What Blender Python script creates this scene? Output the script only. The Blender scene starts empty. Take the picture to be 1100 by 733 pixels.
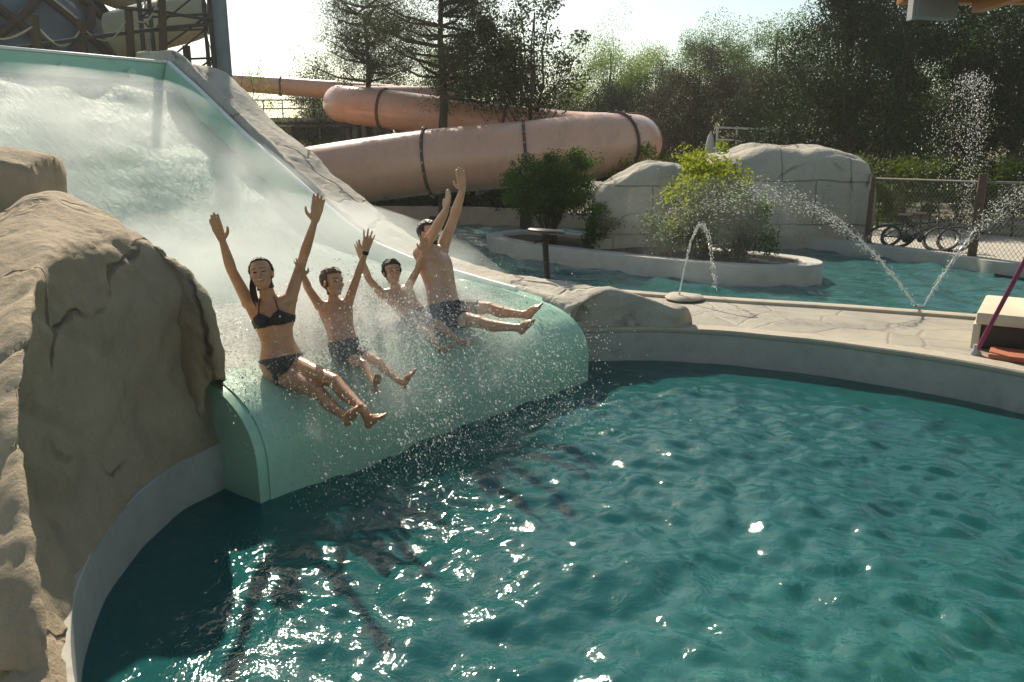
import bpy, bmesh, math, random
import numpy as np
from mathutils import Vector, Matrix, noise
random.seed(7); RNG = np.random.default_rng(7)
SC = bpy.context.scene; COL = SC.collection
R = math.radians
# ------------------------------------------------------------------ helpers
CAM_H, FOC, PITCH = 2.25, 850.0, R(13.3)
def at(px, py, Y):
    """world point at distance Y along a viewing direction measured on the photograph"""
    x = (px-550)/FOC; y = (366.5-py)/FOC
    d = (x, math.cos(PITCH)+y*math.sin(PITCH), -math.sin(PITCH)+y*math.cos(PITCH))
    t = Y/d[1]
    return Vector((d[0]*t, Y, CAM_H+d[2]*t))
def tag(o, label=None, cat=None, group=None, kind=None):
    if label: o['label'] = label
    if cat: o['category'] = cat
    if group: o['group'] = group
    if kind: o['kind'] = kind
    return o
def empty(name, loc=(0,0,0), rz=0):
    o = bpy.data.objects.new(name, None); COL.objects.link(o)
    o.location = loc; o.rotation_euler = (0,0,rz); o.empty_display_size = .1
    return o
def link(name, me, mat=None, parent=None):
    o = bpy.data.objects.new(name, me); COL.objects.link(o)
    if mat:
        for m in (mat if isinstance(mat, (list,tuple)) else [mat]): me.materials.append(m)
    if parent: o.parent = parent
    return o
def smooth(me, ang=None):
    me.polygons.foreach_set('use_smooth', [True]*len(me.polygons))
    if ang is not None:
        me.set_sharp_from_angle(angle=R(ang))
def np_mesh(name, V, F):
    """V (n,3) array, F (m,k) array of equal sized faces"""
    me = bpy.data.meshes.new(name)
    V = np.asarray(V, dtype=np.float32); F = np.asarray(F, dtype=np.int32)
    k = F.shape[1]
    me.vertices.add(len(V)); me.vertices.foreach_set('co', V.ravel())
    me.loops.add(F.size); me.loops.foreach_set('vertex_index', F.ravel())
    me.polygons.add(len(F))
    me.polygons.foreach_set('loop_start', np.arange(0, F.size, k, dtype=np.int32))
    me.polygons.foreach_set('loop_total', np.full(len(F), k, dtype=np.int32))
    me.update(calc_edges=True)
    return me
class MB:
    def __init__(s): s.v = []; s.f = []
    def add(s, v, f):
        n = len(s.v); s.v += [tuple(p) for p in v]; s.f += [tuple(i+n for i in q) for q in f]; return s
    def box(s, c, d, rz=0, rx=0, ry=0, taper=1.0):
        M = Matrix.Translation(c) @ Matrix.Rotation(rz,4,'Z') @ Matrix.Rotation(rx,4,'X') @ Matrix.Rotation(ry,4,'Y')
        x,y,z = d[0]/2, d[1]/2, d[2]/2
        P = [(-x,-y,-z),(x,-y,-z),(x,y,-z),(-x,y,-z),(-x*taper,-y*taper,z),(x*taper,-y*taper,z),(x*taper,y*taper,z),(-x*taper,y*taper,z)]
        return s.add([M @ Vector(p) for p in P], [(3,2,1,0),(4,5,6,7),(0,1,5,4),(1,2,6,5),(2,3,7,6),(3,0,4,7)])
    def tube(s, pts, r, n=8, cap=True, closed=False):
        pts = [Vector(p) for p in pts]; m = len(pts)
        rr = r if isinstance(r,(list,tuple)) else [r]*m
        up = None; rows = []
        for i,p in enumerate(pts):
            if closed: t = pts[(i+1)%m]-pts[i-1]
            else: t = pts[min(i+1,m-1)]-pts[max(i-1,0)]
            t.normalize()
            if up is None:
                up = Vector((0,0,1)) if abs(t.z)<.9 else Vector((1,0,0))
            a = t.cross(up).normalized(); up = a.cross(t).normalized()
            rows.append([p+(a*math.cos(2*math.pi*k/n)+up*math.sin(2*math.pi*k/n))*rr[i] for k in range(n)])
        V = [q for row in rows for q in row]; F = []
        for i in range(m if closed else m-1):
            j = (i+1)%m
            for k in range(n):
                F.append((i*n+k, i*n+(k+1)%n, j*n+(k+1)%n, j*n+k))
        if cap and not closed:
            F.append(tuple(range(n-1,-1,-1))); F.append(tuple((m-1)*n+k for k in range(n)))
        return s.add(V, F)
    def lathe(s, prof, c=(0,0,0), n=24):
        V=[];F=[]
        for r,z in prof:
            for k in range(n):
                a=2*math.pi*k/n; V.append((c[0]+r*math.cos(a), c[1]+r*math.sin(a), c[2]+z))
        for i in range(len(prof)-1):
            for k in range(n):
                F.append((i*n+k, i*n+(k+1)%n, (i+1)*n+(k+1)%n, (i+1)*n+k))
        F.append(tuple(range(n-1,-1,-1))); F.append(tuple((len(prof)-1)*n+k for k in range(n)))
        return s.add(V,F)
    def build(s, name, mat, parent=None, sm=40, bevel=0):
        me = bpy.data.meshes.new(name); me.from_pydata(s.v, [], s.f); me.update()
        bm = bmesh.new(); bm.from_mesh(me); bmesh.ops.recalc_face_normals(bm, faces=bm.faces)
        if bevel:
            es=[e for e in bm.edges if len(e.link_faces)==2 and e.calc_face_angle()>.6]
            bmesh.ops.bevel(bm, geom=es, offset=bevel, segments=2, affect='EDGES', profile=.5)
        bm.to_mesh(me); bm.free()
        if sm: smooth(me, sm)
        return link(name, me, mat, parent)
def catmull(P, n):
    """P list of tuples -> dense smooth curve, n samples per span"""
    P = [np.array(p, float) for p in P]; out = []
    for i in range(len(P)-1):
        p0=P[max(i-1,0)];p1=P[i];p2=P[i+1];p3=P[min(i+2,len(P)-1)]
        for k in range(n):
            t=k/n
            out.append(.5*((2*p1)+(-p0+p2)*t+(2*p0-5*p1+4*p2-p3)*t*t+(-p0+3*p1-3*p2+p3)*t**3))
    out.append(P[-1]); return np.array(out)
def loft(rows, nu=6, nv=6, lin=False):
    """rows of control points (equal length) -> grid array (a,b,3)"""
    g = [catmull(r, nv) for r in rows]; b = len(g[0])
    cols = [catmull([row[j] for row in g], nu) for j in range(b)]
    return np.array(cols).transpose(1,0,2)
def grid_faces(a, b, wrap=False):
    i,j = np.meshgrid(np.arange(a-1), np.arange(b if wrap else b-1), indexing='ij')
    j2=(j+1)%b
    return np.stack([i*b+j, (i+1)*b+j, (i+1)*b+j2, i*b+j2], -1).reshape(-1,4)
def chisel(me, amp, scale, seed=0, fine=.012):
    """tooled cast-rock relief: flat facets between shallow creases, plus fine grit"""
    n=len(me.vertices); co=np.empty(n*3,np.float32); no=np.empty(n*3,np.float32)
    me.vertices.foreach_get('co',co); me.vertex_normals.foreach_get('vector',no); co=co.reshape(-1,3); no=no.reshape(-1,3); o=Vector((seed*3.3,seed*5.1,seed*1.9)); d=np.empty(n)
    for i,c in enumerate(co):
        v=Vector(c); w=noise.noise_vector(v*1.1+o)*.35; q=Vector((v.x,v.y,v.z*.7))*scale+w+o
        ds,_=noise.voronoi(q); e=ds[1]-ds[0]
        d[i]=-amp*max(0,1-e/.16)**2+amp*.8*(noise.cell(_[0]*7.7)-.5)*min(1,e/.25)+fine*noise.fractal(v*8+o,1,2,4)
    co=co+no*d[:,None]; me.vertices.foreach_set('co',co.astype(np.float32).ravel()); me.update()
def displace(me, amp, scale, octs=5, seed=0, amp2=0, scale2=1):
    n=len(me.vertices); co=np.empty(n*3,np.float32); no=np.empty(n*3,np.float32)
    me.vertices.foreach_get('co',co); me.vertex_normals.foreach_get('vector',no)
    co=co.reshape(-1,3); no=no.reshape(-1,3); o=Vector((seed*7.3,seed*3.1,seed*1.7))
    d=np.array([amp*noise.fractal(Vector(c)*scale+o,1.0,2.1,octs) + (amp2*noise.noise(Vector(c)*scale2+o) if amp2 else 0) for c in co])
    co=co+no*d[:,None]; me.vertices.foreach_set('co',co.astype(np.float32).ravel()); me.update()
# ------------------------------------------------------------------ materials
def new_mat(name):
    m = bpy.data.materials.new(name); m.use_nodes=True
    nt=m.node_tree; nt.nodes.clear(); out=nt.nodes.new('ShaderNodeOutputMaterial')
    return m, nt, out
def nd(nt, t, **kw):
    n = nt.nodes.new('ShaderNode'+t)
    for k,v in kw.items():
        if k in n.inputs: n.inputs[k].default_value=v
        else: setattr(n,k,v)
    return n
def ramp(nt, fac, stops):
    r=nd(nt,'ValToRGB'); el=r.color_ramp.elements
    while len(el)>1: el.remove(el[-1])
    el[0].position=stops[0][0]; el[0].color=(*stops[0][1],1) if len(stops[0][1])==3 else stops[0][1]
    for p,c in stops[1:]:
        e=el.new(p); e.color=(*c,1)
    nt.links.new(fac, r.inputs[0]); return r.outputs[0]
def pos(nt, scale=(1,1,1)):
    g=nd(nt,'NewGeometry'); mp=nd(nt,'Mapping'); mp.inputs['Scale'].default_value=scale
    nt.links.new(g.outputs['Position'], mp.inputs['Vector']); return mp.outputs[0]
def objpos(nt, scale=(1,1,1)):
    g=nd(nt,'TexCoord'); mp=nd(nt,'Mapping'); mp.inputs['Scale'].default_value=scale
    nt.links.new(g.outputs['Object'], mp.inputs['Vector']); return mp.outputs[0]
def mixc(nt, f, a, b, mode='MIX'):
    m=nd(nt,'Mix',data_type='RGBA',blend_type=mode)
    L=nt.links
    for s,v in ((0,f),(6,a),(7,b)):
        if hasattr(v,'is_output'): L.new(v,m.inputs[s])
        else: m.inputs[s].default_value = v if s==0 else (*v,1)
    return m.outputs[2]
def simple(name, c1, c2=None, sc=3, rough=.6, metal=0, bump=0, bsc=30, spec=.5, vec=None, detail=5, dirt=0, dirtc=(.1,.08,.06), stretch=(1,1,1), coat=0):
    m,nt,out=new_mat(name); L=nt.links
    b=nd(nt,'BsdfPrincipled',Roughness=rough,Metallic=metal); b.inputs['Specular IOR Level'].default_value=spec
    b.inputs['Coat Weight'].default_value=coat
    v=objpos(nt,stretch) if vec=='obj' else pos(nt,stretch)
    if c2 is None: c2=tuple(x*.8 for x in c1)
    n=nd(nt,'TexNoise',Scale=sc,Detail=detail,Roughness=.6); L.new(v,n.inputs['Vector'])
    col=ramp(nt,n.outputs[0],[(.3,c1),(.7,c2)])
    if dirt:
        n2=nd(nt,'TexNoise',Scale=sc*2.7,Detail=8,Roughness=.7); L.new(v,n2.inputs['Vector'])
        f=ramp(nt,n2.outputs[0],[(.5,(0,0,0)),(.75,(dirt,)*3)])
        col=mixc(nt,f,col,dirtc)
    L.new(col,b.inputs['Base Color'])
    n3=nd(nt,'TexNoise',Scale=sc*4,Detail=4); L.new(v,n3.inputs['Vector'])
    mr=nd(nt,'MapRange'); mr.inputs[3].default_value=max(rough-.12,.02); mr.inputs[4].default_value=min(rough+.12,1)
    L.new(n3.outputs[0],mr.inputs[0]); L.new(mr.outputs[0],b.inputs['Roughness'])
    if bump:
        n4=nd(nt,'TexNoise',Scale=bsc,Detail=6,Roughness=.65); L.new(v,n4.inputs['Vector'])
        bp=nd(nt,'Bump',Strength=bump,Distance=.02); L.new(n4.outputs[0],bp.inputs['Height']); L.new(bp.outputs[0],b.inputs['Normal'])
    L.new(b.outputs[0],out.inputs[0]); return m
def rock_mat(name, c1, c2, c3, crack=.8, sc=1.0, blocks=0):
    m,nt,out=new_mat(name); L=nt.links
    b=nd(nt,'BsdfPrincipled',Roughness=.85); b.inputs['Specular IOR Level'].default_value=.25
    v=pos(nt)
    n=nd(nt,'TexNoise',Scale=1.3*sc,Detail=8,Roughness=.62); L.new(v,n.inputs['Vector'])
    col=ramp(nt,n.outputs[0],[(.3,c1),(.5,c2),(.72,c3)])
    # vertical weather streaks
    vs=pos(nt,(5,5,.7)); n2=nd(nt,'TexNoise',Scale=1.0*sc,Detail=6,Roughness=.6); L.new(vs,n2.inputs['Vector'])
    f=ramp(nt,n2.outputs[0],[(.52,(0,0,0)),(.8,(.36,)*3)])
    col=mixc(nt,f,col,tuple(x*.45 for x in c3))
    nr=nd(nt,'TexNoise',Scale=.9*sc,Detail=3); L.new(pos(nt,(1,1.3,1.1)),nr.inputs['Vector'])
    fr=ramp(nt,nr.outputs[0],[(.58,(0,0,0)),(.75,(.5,)*3)])
    col=mixc(nt,fr,col,(c2[0]*1.05,c2[1]*.8,c2[2]*.62))
    # cracks
    nv=nd(nt,'TexNoise',Scale=1.6*sc,Detail=4); L.new(v,nv.inputs['Vector'])
    mx=nd(nt,'Mix',data_type='VECTOR'); mx.inputs[0].default_value=.35; L.new(v,mx.inputs[4]); L.new(nv.outputs[1],mx.inputs[5])
    vo=nd(nt,'TexVoronoi',feature='DISTANCE_TO_EDGE',Scale=1.05*sc); L.new(mx.outputs[1],vo.inputs['Vector'])
    ck=ramp(nt,vo.outputs['Distance'],[(0,(1,1,1)),(.007,(.8,.8,.8)),(.018,(0,0,0))])
    nk=nd(nt,'TexNoise',Scale=1.7*sc,Detail=2); L.new(v,nk.inputs['Vector'])
    kk=ramp(nt,nk.outputs[0],[(.44,(0,0,0)),(.55,(1,1,1))])
    ckm=mixc(nt,1.0,ck,kk,'MULTIPLY')
    if blocks:
        g=nd(nt,'NewGeometry'); sx=nd(nt,'SeparateXYZ'); nz=nd(nt,'TexNoise',Scale=1.5,Detail=2); L.new(g.outputs['Position'],nz.inputs['Vector'])
        mm=nd(nt,'Mix',data_type='VECTOR'); mm.inputs[0].default_value=.12; L.new(g.outputs['Position'],mm.inputs[4]); L.new(nz.outputs[1],mm.inputs[5]); L.new(mm.outputs[1],sx.inputs[0])
        cx=nd(nt,'CombineXYZ'); L.new(sx.outputs[0],cx.inputs[0]); L.new(sx.outputs[2],cx.inputs[1])
        bt=nd(nt,'TexBrick',Scale=blocks); bt.inputs['Color1'].default_value=(0,0,0,1); bt.inputs['Color2'].default_value=(0,0,0,1); bt.inputs['Mortar'].default_value=(1,1,1,1); bt.inputs['Mortar Size'].default_value=.012; bt.inputs['Mortar Smooth'].default_value=.4; bt.inputs['Brick Width'].default_value=.9; bt.inputs['Row Height'].default_value=.62
        L.new(cx.outputs[0],bt.inputs['Vector']); ckm=mixc(nt,.75,ckm,bt.outputs['Color'],'ADD')
    ckf=mixc(nt,crack,(0,0,0),ckm)
    col=mixc(nt,ckf,col,tuple(x*.25 for x in c3))
    L.new(col,b.inputs['Base Color'])
    n4=nd(nt,'TexNoise',Scale=9*sc,Detail=10,Roughness=.7); L.new(v,n4.inputs['Vector'])
    ad=nd(nt,'Math',operation='MULTIPLY_ADD'); ad.inputs[1].default_value=-.9; L.new(ckm,ad.inputs[0]); L.new(n4.outputs[0],ad.inputs[2])
    bp=nd(nt,'Bump',Strength=.85,Distance=.06); L.new(ad.outputs[0],bp.inputs['Height']); L.new(bp.outputs[0],b.inputs['Normal'])
    L.new(b.outputs[0],out.inputs[0]); return m
def leaf_mat(name, c1, c2, trans=.45, tc=None):
    m,nt,out=new_mat(name); L=nt.links
    g=nd(nt,'NewGeometry')
    n=nd(nt,'TexNoise',Scale=.9,Detail=3); L.new(g.outputs['Position'],n.inputs['Vector'])
    a=nd(nt,'Math',operation='MULTIPLY_ADD'); a.inputs[1].default_value=.32; L.new(g.outputs['Random Per Island'],a.inputs[0])
    hf=nd(nt,'Math',operation='MULTIPLY'); hf.inputs[1].default_value=.72; L.new(n.outputs[0],hf.inputs[0]); L.new(hf.outputs[0],a.inputs[2])
    col=ramp(nt,a.outputs[0],[(.2,c1),(.8,c2)])
    d=nd(nt,'BsdfPrincipled',Roughness=.55); d.inputs['Specular IOR Level'].default_value=.12; L.new(col,d.inputs['Base Color'])
    t=nd(nt,'BsdfTranslucent')
    L.new(mixc(nt,.6,col,tc or (.16,.22,.02)),t.inputs[0])
    mx=nd(nt,'MixShader'); mx.inputs[0].default_value=trans
    L.new(d.outputs[0],mx.inputs[1]); L.new(t.outputs[0],mx.inputs[2]); L.new(mx.outputs[0],out.inputs[0]); return m
# ------------------------------------------------------------------ world, sun, camera
W=bpy.data.worlds.new("World"); SC.world=W; W.use_nodes=True
wn=W.node_tree; bg=wn.nodes['Background']
SUN_EL, SUN_AZ = 38.0, -18.0            # azimuth measured from +Y towards +X
sky=wn.nodes.new('ShaderNodeTexSky'); sky.sky_type='NISHITA'; sky.sun_disc=False
sky.sun_elevation=R(SUN_EL); sky.sun_rotation=R(SUN_AZ); sky.dust_density=1.0; sky.air_density=1.0
wm=wn.nodes.new('ShaderNodeMix'); wm.data_type='RGBA'; wm.blend_type='MULTIPLY'; wm.inputs[0].default_value=1; wm.inputs[7].default_value=(.95,.95,.80,1)
wn.links.new(sky.outputs[0],wm.inputs[6]); wn.links.new(wm.outputs[2],bg.inputs[0]); bg.inputs[1].default_value=0.115
sl=bpy.data.lights.new('sun','SUN'); sl.energy=5.0; sl.angle=R(.9); sl.color=(1,.90,.74)
so=bpy.data.objects.new('sun',sl); COL.objects.link(so)
sd=Vector((math.sin(R(SUN_AZ))*math.cos(R(SUN_EL)), math.cos(R(SUN_AZ))*math.cos(R(SUN_EL)), math.sin(R(SUN_EL))))
so.rotation_euler=sd.to_track_quat('Z','Y').to_euler(); so.location=sd*60
cam=bpy.data.cameras.new('camera'); co=bpy.data.objects.new('camera',cam); COL.objects.link(co)
cam.sensor_width=36; cam.lens=FOC/1100*36; cam.clip_end=2000; cam.clip_start=.05
co.location=(0,0,CAM_H); co.rotation_euler=(R(90)-PITCH,0,0); SC.camera=co
vs=SC.view_settings; vs.view_transform='Standard'; vs.look='None'; vs.exposure=0.4; vs.gamma=1; vs.use_curve_mapping=False
SC.render.engine='CYCLES'; cy=SC.cycles
cy.use_denoising=True; cy.max_bounces=8; cy.transparent_max_bounces=16; cy.transmission_bounces=6; cy.glossy_bounces=3; cy.diffuse_bounces=3
cy.volume_bounces=1; cy.sample_clamp_indirect=4; cy.caustics_reflective=False; cy.caustics_refractive=False
cy.volume_step_rate=4; cy.use_adaptive_sampling=True; cy.adaptive_threshold=.012
# ------------------------------------------------------------------ setting materials
M={}
M['plaster']=simple('concrete_wall',(.47,.45,.39),(.38,.365,.32),sc=2.5,rough=.8,bump=.25,bsc=25,dirt=.35,dirtc=(.16,.16,.14))
M['white_conc']=simple('pale_concrete',(.55,.52,.45),(.42,.40,.36),sc=2.2,rough=.8,bump=.2,bsc=20,dirt=.35,dirtc=(.26,.25,.22))
M['coping']=simple('coping_stone',(.50,.44,.34),(.40,.35,.28),sc=4,rough=.8,bump=.3,bsc=30,dirt=.3,dirtc=(.2,.17,.13))
M['rock']=rock_mat('cast_rock',(.53,.42,.285),(.46,.36,.245),(.36,.28,.19),crack=.6)
M['rock_pale']=rock_mat('pale_cast_rock',(.55,.50,.41),(.49,.44,.36),(.40,.36,.29),crack=.6,sc=.8,blocks=.8)
M['rock_grey']=rock_mat('grey_cast_rock',(.58,.53,.44),(.51,.46,.38),(.42,.37,.31),crack=.5,sc=.9)
def stone_deck():
    m,nt,out=new_mat('flagstone_deck'); L=nt.links
    b=nd(nt,'BsdfPrincipled',Roughness=.75); v=pos(nt)
    n0=nd(nt,'TexNoise',Scale=1.5,Detail=3); L.new(v,n0.inputs['Vector'])
    mx=nd(nt,'Mix',data_type='VECTOR'); mx.inputs[0].default_value=.2; L.new(v,mx.inputs[4]); L.new(n0.outputs[1],mx.inputs[5])
    vo=nd(nt,'TexVoronoi',feature='DISTANCE_TO_EDGE',Scale=1.9); L.new(mx.outputs[1],vo.inputs['Vector'])
    vc=nd(nt,'TexVoronoi',Scale=1.9); L.new(mx.outputs[1],vc.inputs['Vector'])
    n=nd(nt,'TexNoise',Scale=3,Detail=8,Roughness=.65); L.new(v,n.inputs['Vector'])
    col=ramp(nt,n.outputs[0],[(.3,(.42,.38,.30)),(.55,(.34,.31,.25)),(.75,(.26,.24,.20))])
    hs=nd(nt,'SeparateColor'); L.new(vc.outputs['Color'],hs.inputs[0])
    col=mixc(nt,.35,col,ramp(nt,hs.outputs[0],[(0,(.28,.25,.2)),(1,(.48,.43,.34))]))
    gr=ramp(nt,vo.outputs['Distance'],[(0,(1,1,1)),(.02,(.6,.6,.6)),(.04,(0,0,0))])
    col=mixc(nt,gr,col,(.29,.26,.21)); L.new(col,b.inputs['Base Color'])
    # damp patches: smoother where water has run
    n2=nd(nt,'TexNoise',Scale=.9,Detail=5); L.new(v,n2.inputs['Vector'])
    rr=nd(nt,'MapRange'); rr.inputs[1].default_value=.4; rr.inputs[2].default_value=.6; rr.inputs[3].default_value=.45; rr.inputs[4].default_value=.85
    L.new(n2.outputs[0],rr.inputs[0]); L.new(rr.outputs[0],b.inputs['Roughness'])
    ad=nd(nt,'Math',operation='SUBTRACT'); L.new(n.outputs[0],ad.inputs[0]); L.new(gr,ad.inputs[1])
    bp=nd(nt,'Bump',Strength=.35,Distance=.02); L.new(ad.outputs[0],bp.inputs['Height']); L.new(bp.outputs[0],b.inputs['Normal'])
    L.new(b.outputs[0],out.inputs[0]); return m
M['deck']=stone_deck()
M['ground']=simple('dry_ground',(.17,.15,.10),(.09,.10,.05),sc=.6,rough=.95,bump=.3,bsc=4)
M['gravel']=simple('pale_paving',(.52,.47,.38),(.44,.40,.33),sc=1.2,rough=.9,bump=.2,bsc=12)
M['soil']=simple('dark_soil',(.06,.045,.03),(.10,.075,.05),sc=4,rough=.95,bump=.6,bsc=25)
def floor_mat():
    m,nt,out=new_mat('pool_floor_paint_sun_patch'); L=nt.links
    b=nd(nt,'BsdfPrincipled',Roughness=.6); v=pos(nt)
    n=nd(nt,'TexNoise',Scale=1.6,Detail=4,Roughness=.55,Distortion=.9); L.new(v,n.inputs['Vector'])
    col=ramp(nt,n.outputs[0],[(.36,(.05,.23,.225)),(.5,(.10,.31,.29)),(.64,(.18,.40,.34))])
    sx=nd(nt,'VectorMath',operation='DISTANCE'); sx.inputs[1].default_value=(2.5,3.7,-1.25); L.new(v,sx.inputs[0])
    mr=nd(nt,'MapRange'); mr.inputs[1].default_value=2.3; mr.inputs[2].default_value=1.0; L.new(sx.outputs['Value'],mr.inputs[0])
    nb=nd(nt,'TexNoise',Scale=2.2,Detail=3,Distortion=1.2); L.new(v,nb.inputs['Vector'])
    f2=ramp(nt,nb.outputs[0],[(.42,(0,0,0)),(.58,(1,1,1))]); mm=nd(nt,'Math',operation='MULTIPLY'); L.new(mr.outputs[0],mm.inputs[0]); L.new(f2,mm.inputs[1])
    col=mixc(nt,mm.outputs[0],col,(.92,.95,.60))  # blotchy pale patch: sunlight on the floor painted into its colour
    L.new(col,b.inputs['Base Color']); L.new(b.outputs[0],out.inputs[0]); return m
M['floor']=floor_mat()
def water_mat(name, tint, milk, milkf, clear, rough=.035, bsc=5, bstr=.35, refr=.35, stretch=(1,1,1)):
    m,nt,out=new_mat(name); L=nt.links
    v=pos(nt,stretch)
    n1=nd(nt,'TexNoise',Scale=bsc,Detail=3,Roughness=.55,Distortion=.6); L.new(v,n1.inputs['Vector'])
    n2=nd(nt,'TexNoise',Scale=bsc*4.5,Detail=2,Roughness=.5,Distortion=.4); L.new(v,n2.inputs['Vector'])
    ad=nd(nt,'Math',operation='MULTIPLY_ADD'); ad.inputs[1].default_value=.16; L.new(n2.outputs[0],ad.inputs[0]); L.new(n1.outputs[0],ad.inputs[2])
    bp=nd(nt,'Bump',Strength=bstr,Distance=.05); L.new(ad.outputs[0],bp.inputs['Height'])
    fr=nd(nt,'Fresnel',IOR=1.40); L.new(bp.outputs[0],fr.inputs['Normal'])
    gl=nd(nt,'BsdfGlossy',Roughness=rough); gl.inputs[0].default_value=(1,1,1,1); L.new(bp.outputs[0],gl.inputs['Normal'])
    tr=nd(nt,'BsdfTransparent'); tr.inputs[0].default_value=(*tint,1)
    rf=nd(nt,'BsdfRefraction',Roughness=.02,IOR=1.2); rf.inputs[0].default_value=(*tint,1); L.new(bp.outputs[0],rf.inputs['Normal'])
    df=nd(nt,'BsdfDiffuse'); df.inputs[0].default_value=(*milk,1); 
    a=nd(nt,'MixShader'); a.inputs[0].default_value=refr; L.new(tr.outputs[0],a.inputs[1]); L.new(rf.outputs[0],a.inputs[2])
    c=nd(nt,'MixShader'); c.inputs[0].default_value=milkf; L.new(a.outputs[0],c.inputs[1]); L.new(df.outputs[0],c.inputs[2])
    f=nd(nt,'MixShader'); L.new(fr.outputs[0],f.inputs[0]); L.new(c.outputs[0],f.inputs[1]); L.new(gl.outputs[0],f.inputs[2])
    L.new(f.outputs[0],out.inputs[0]); return m
M['water']=water_mat('pool_water_surface',(.52,.84,.82),(.028,.225,.225),.37,1,rough=.042,bsc=9,bstr=.28,refr=.58)
M['river']=water_mat('river_water_surface',(.3,.7,.65),(.06,.215,.21),.6,1,rough=.06,bsc=5,bstr=.6,refr=.3)
# ------------------------------------------------------------------ pool, deck, river, ground
PC=(1.45,4.65)
RT=[(-180,3.60),(-172,3.65),(-164,3.69),(-154,3.71),(-90,3.75),(0,3.72),(33,3.71),(53,3.69),(67,3.75),(80,3.86),(88,3.92),(98,3.92),(120,3.7),(150,3.45),(172,3.46),(180,3.60)]
def pool_r(a):
    a=math.degrees(a); a=(a+180)%360-180
    for (a0,r0),(a1,r1) in zip(RT,RT[1:]):
        if a0<=a<=a1:
            t=(a-a0)/(a1-a0); t=t*t*(3-2*t); return r0+(r1-r0)*t
NEAR=[(-13,17),(-9,16),(-4,15),(-1.5,13.2),(.4,11.55),(2.09,10.66),(3.05,10.24),(3.92,9.92),(4.7,9.57),(5.51,9.17),(7.2,8.2),(9.5,6.2),(13,2)]
OUT=NEAR+[(13,-8),(-13,-8)]
def ray_poly(c,a,P):
    d=(math.cos(a),math.sin(a)); best=1e9
    for i in range(len(P)):
        p=P[i];q=P[(i+1)%len(P)]
        ex,ey=q[0]-p[0],q[1]-p[1]; den=d[0]*ey-d[1]*ex
        if abs(den)<1e-9: continue
        wx,wy=p[0]-c[0],p[1]-c[1]
        t=(wx*ey-wy*ex)/den; s=(wx*d[1]-wy*d[0])/den
        if t>0 and -1e-9<=s<=1+1e-9: best=min(best,t)
    return best
NA=220; DZ=.37
ang=sorted([2*math.pi*k/NA for k in range(NA)]+[math.atan2(p[1]-PC[1],p[0]-PC[0])%(2*math.pi) for p in OUT]); NA=len(ang)
def ring(prof, name, mat, parent=None, ang=None):
    full=ang is None; ang=ang or globals()['ang']; NA=len(ang)
    """prof: list of (dr, z); dr measured outwards from the pool's inner wall"""
    V=[(PC[0]+(pool_r(a)+dr)*math.cos(a), PC[1]+(pool_r(a)+dr)*math.sin(a), z) for a in ang for dr,z in prof]
    me=np_mesh(name,V,np.concatenate([grid_faces(NA,len(prof))]+([np.array([[ (NA-1)*len(prof)+j, j, j+1, (NA-1)*len(prof)+j+1] for j in range(len(prof)-1)])] if full else [])))
    bm=bmesh.new(); bm.from_mesh(me); bmesh.ops.recalc_face_normals(bm,faces=bm.faces); bm.to_mesh(me); bm.free()
    smooth(me,35); return link(name,me,mat,parent)
wl=ring([(.0,-1.3),(.0,.325),(.008,.331),(.25,.331),(.25,-1.3)],'pool_wall',M['plaster'])
tag(wl,'smooth grey concrete wall curving round the big pool','wall')
cp=ring([(-.012,.332),(-.02,.345),(-.02,.37),(-.008,.384),(.22,.384),(.235,.37),(.235,.33)],'coping',M['coping'],wl,[R(-100+1.5*i) for i in range(136)])
V=[]
for a in ang:
    ri=pool_r(a)+.234; ro=ray_poly(PC,a,OUT)
    for r,z in ((ri,DZ),(ri+.3,DZ),((ri+ro)/2,DZ),(ro-.16,DZ),(ro,DZ),(ro,-.6)):
        V.append((PC[0]+r*math.cos(a),PC[1]+r*math.sin(a),z))
me=np_mesh('pool_deck',V,grid_faces(NA,6)); bm=bmesh.new(); bm.from_mesh(me)
bm.verts.ensure_lookup_table()
for j in range(5): bm.faces.new([bm.verts[i] for i in ((NA-1)*6+j,j,j+1,(NA-1)*6+j+1)])
bmesh.ops.recalc_face_normals(bm,faces=bm.faces); bm.to_mesh(me); bm.free()
tag(link('pool_deck',me,M['deck']),kind='structure')
# pale kerb along the river side of the deck
k=MB(); P=[Vector((*p,0)) for p in catmull([p for p in NEAR[3:12]],6)]
def strip(P, w, z0, z1, side=1):
    V=[];F=[]
    for i,p in enumerate(P):
        p=Vector((p[0],p[1],0)); t=(Vector((*P[min(i+1,len(P)-1)][:2],0))-Vector((*P[max(i-1,0)][:2],0))).normalized()
        n=Vector((-t.y,t.x,0))*side
        zz0=z0[i] if isinstance(z0,list) else z0; zz1=z1[i] if isinstance(z1,list) else z1
        for q,z in ((p,zz0),(p,zz1),(p+n*w,zz1),(p+n*w,zz0)): V.append((q.x,q.y,z))
    for i in range(len(P)-1):
        for j in range(4): F.append((i*4+j,i*4+(j+1)%4,(i+1)*4+(j+1)%4,(i+1)*4+j))
    F+= [(0,1,2,3),tuple((len(P)-1)*4+j for j in (3,2,1,0))]
    return MB().add(V,F)
kb=strip([tuple(p) for p in P],.2,.3,.41,-1).build('river_kerb',M['coping'],bevel=.012); tag(kb,'low beige stone kerb between paved deck and lazy river','kerb')
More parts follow.
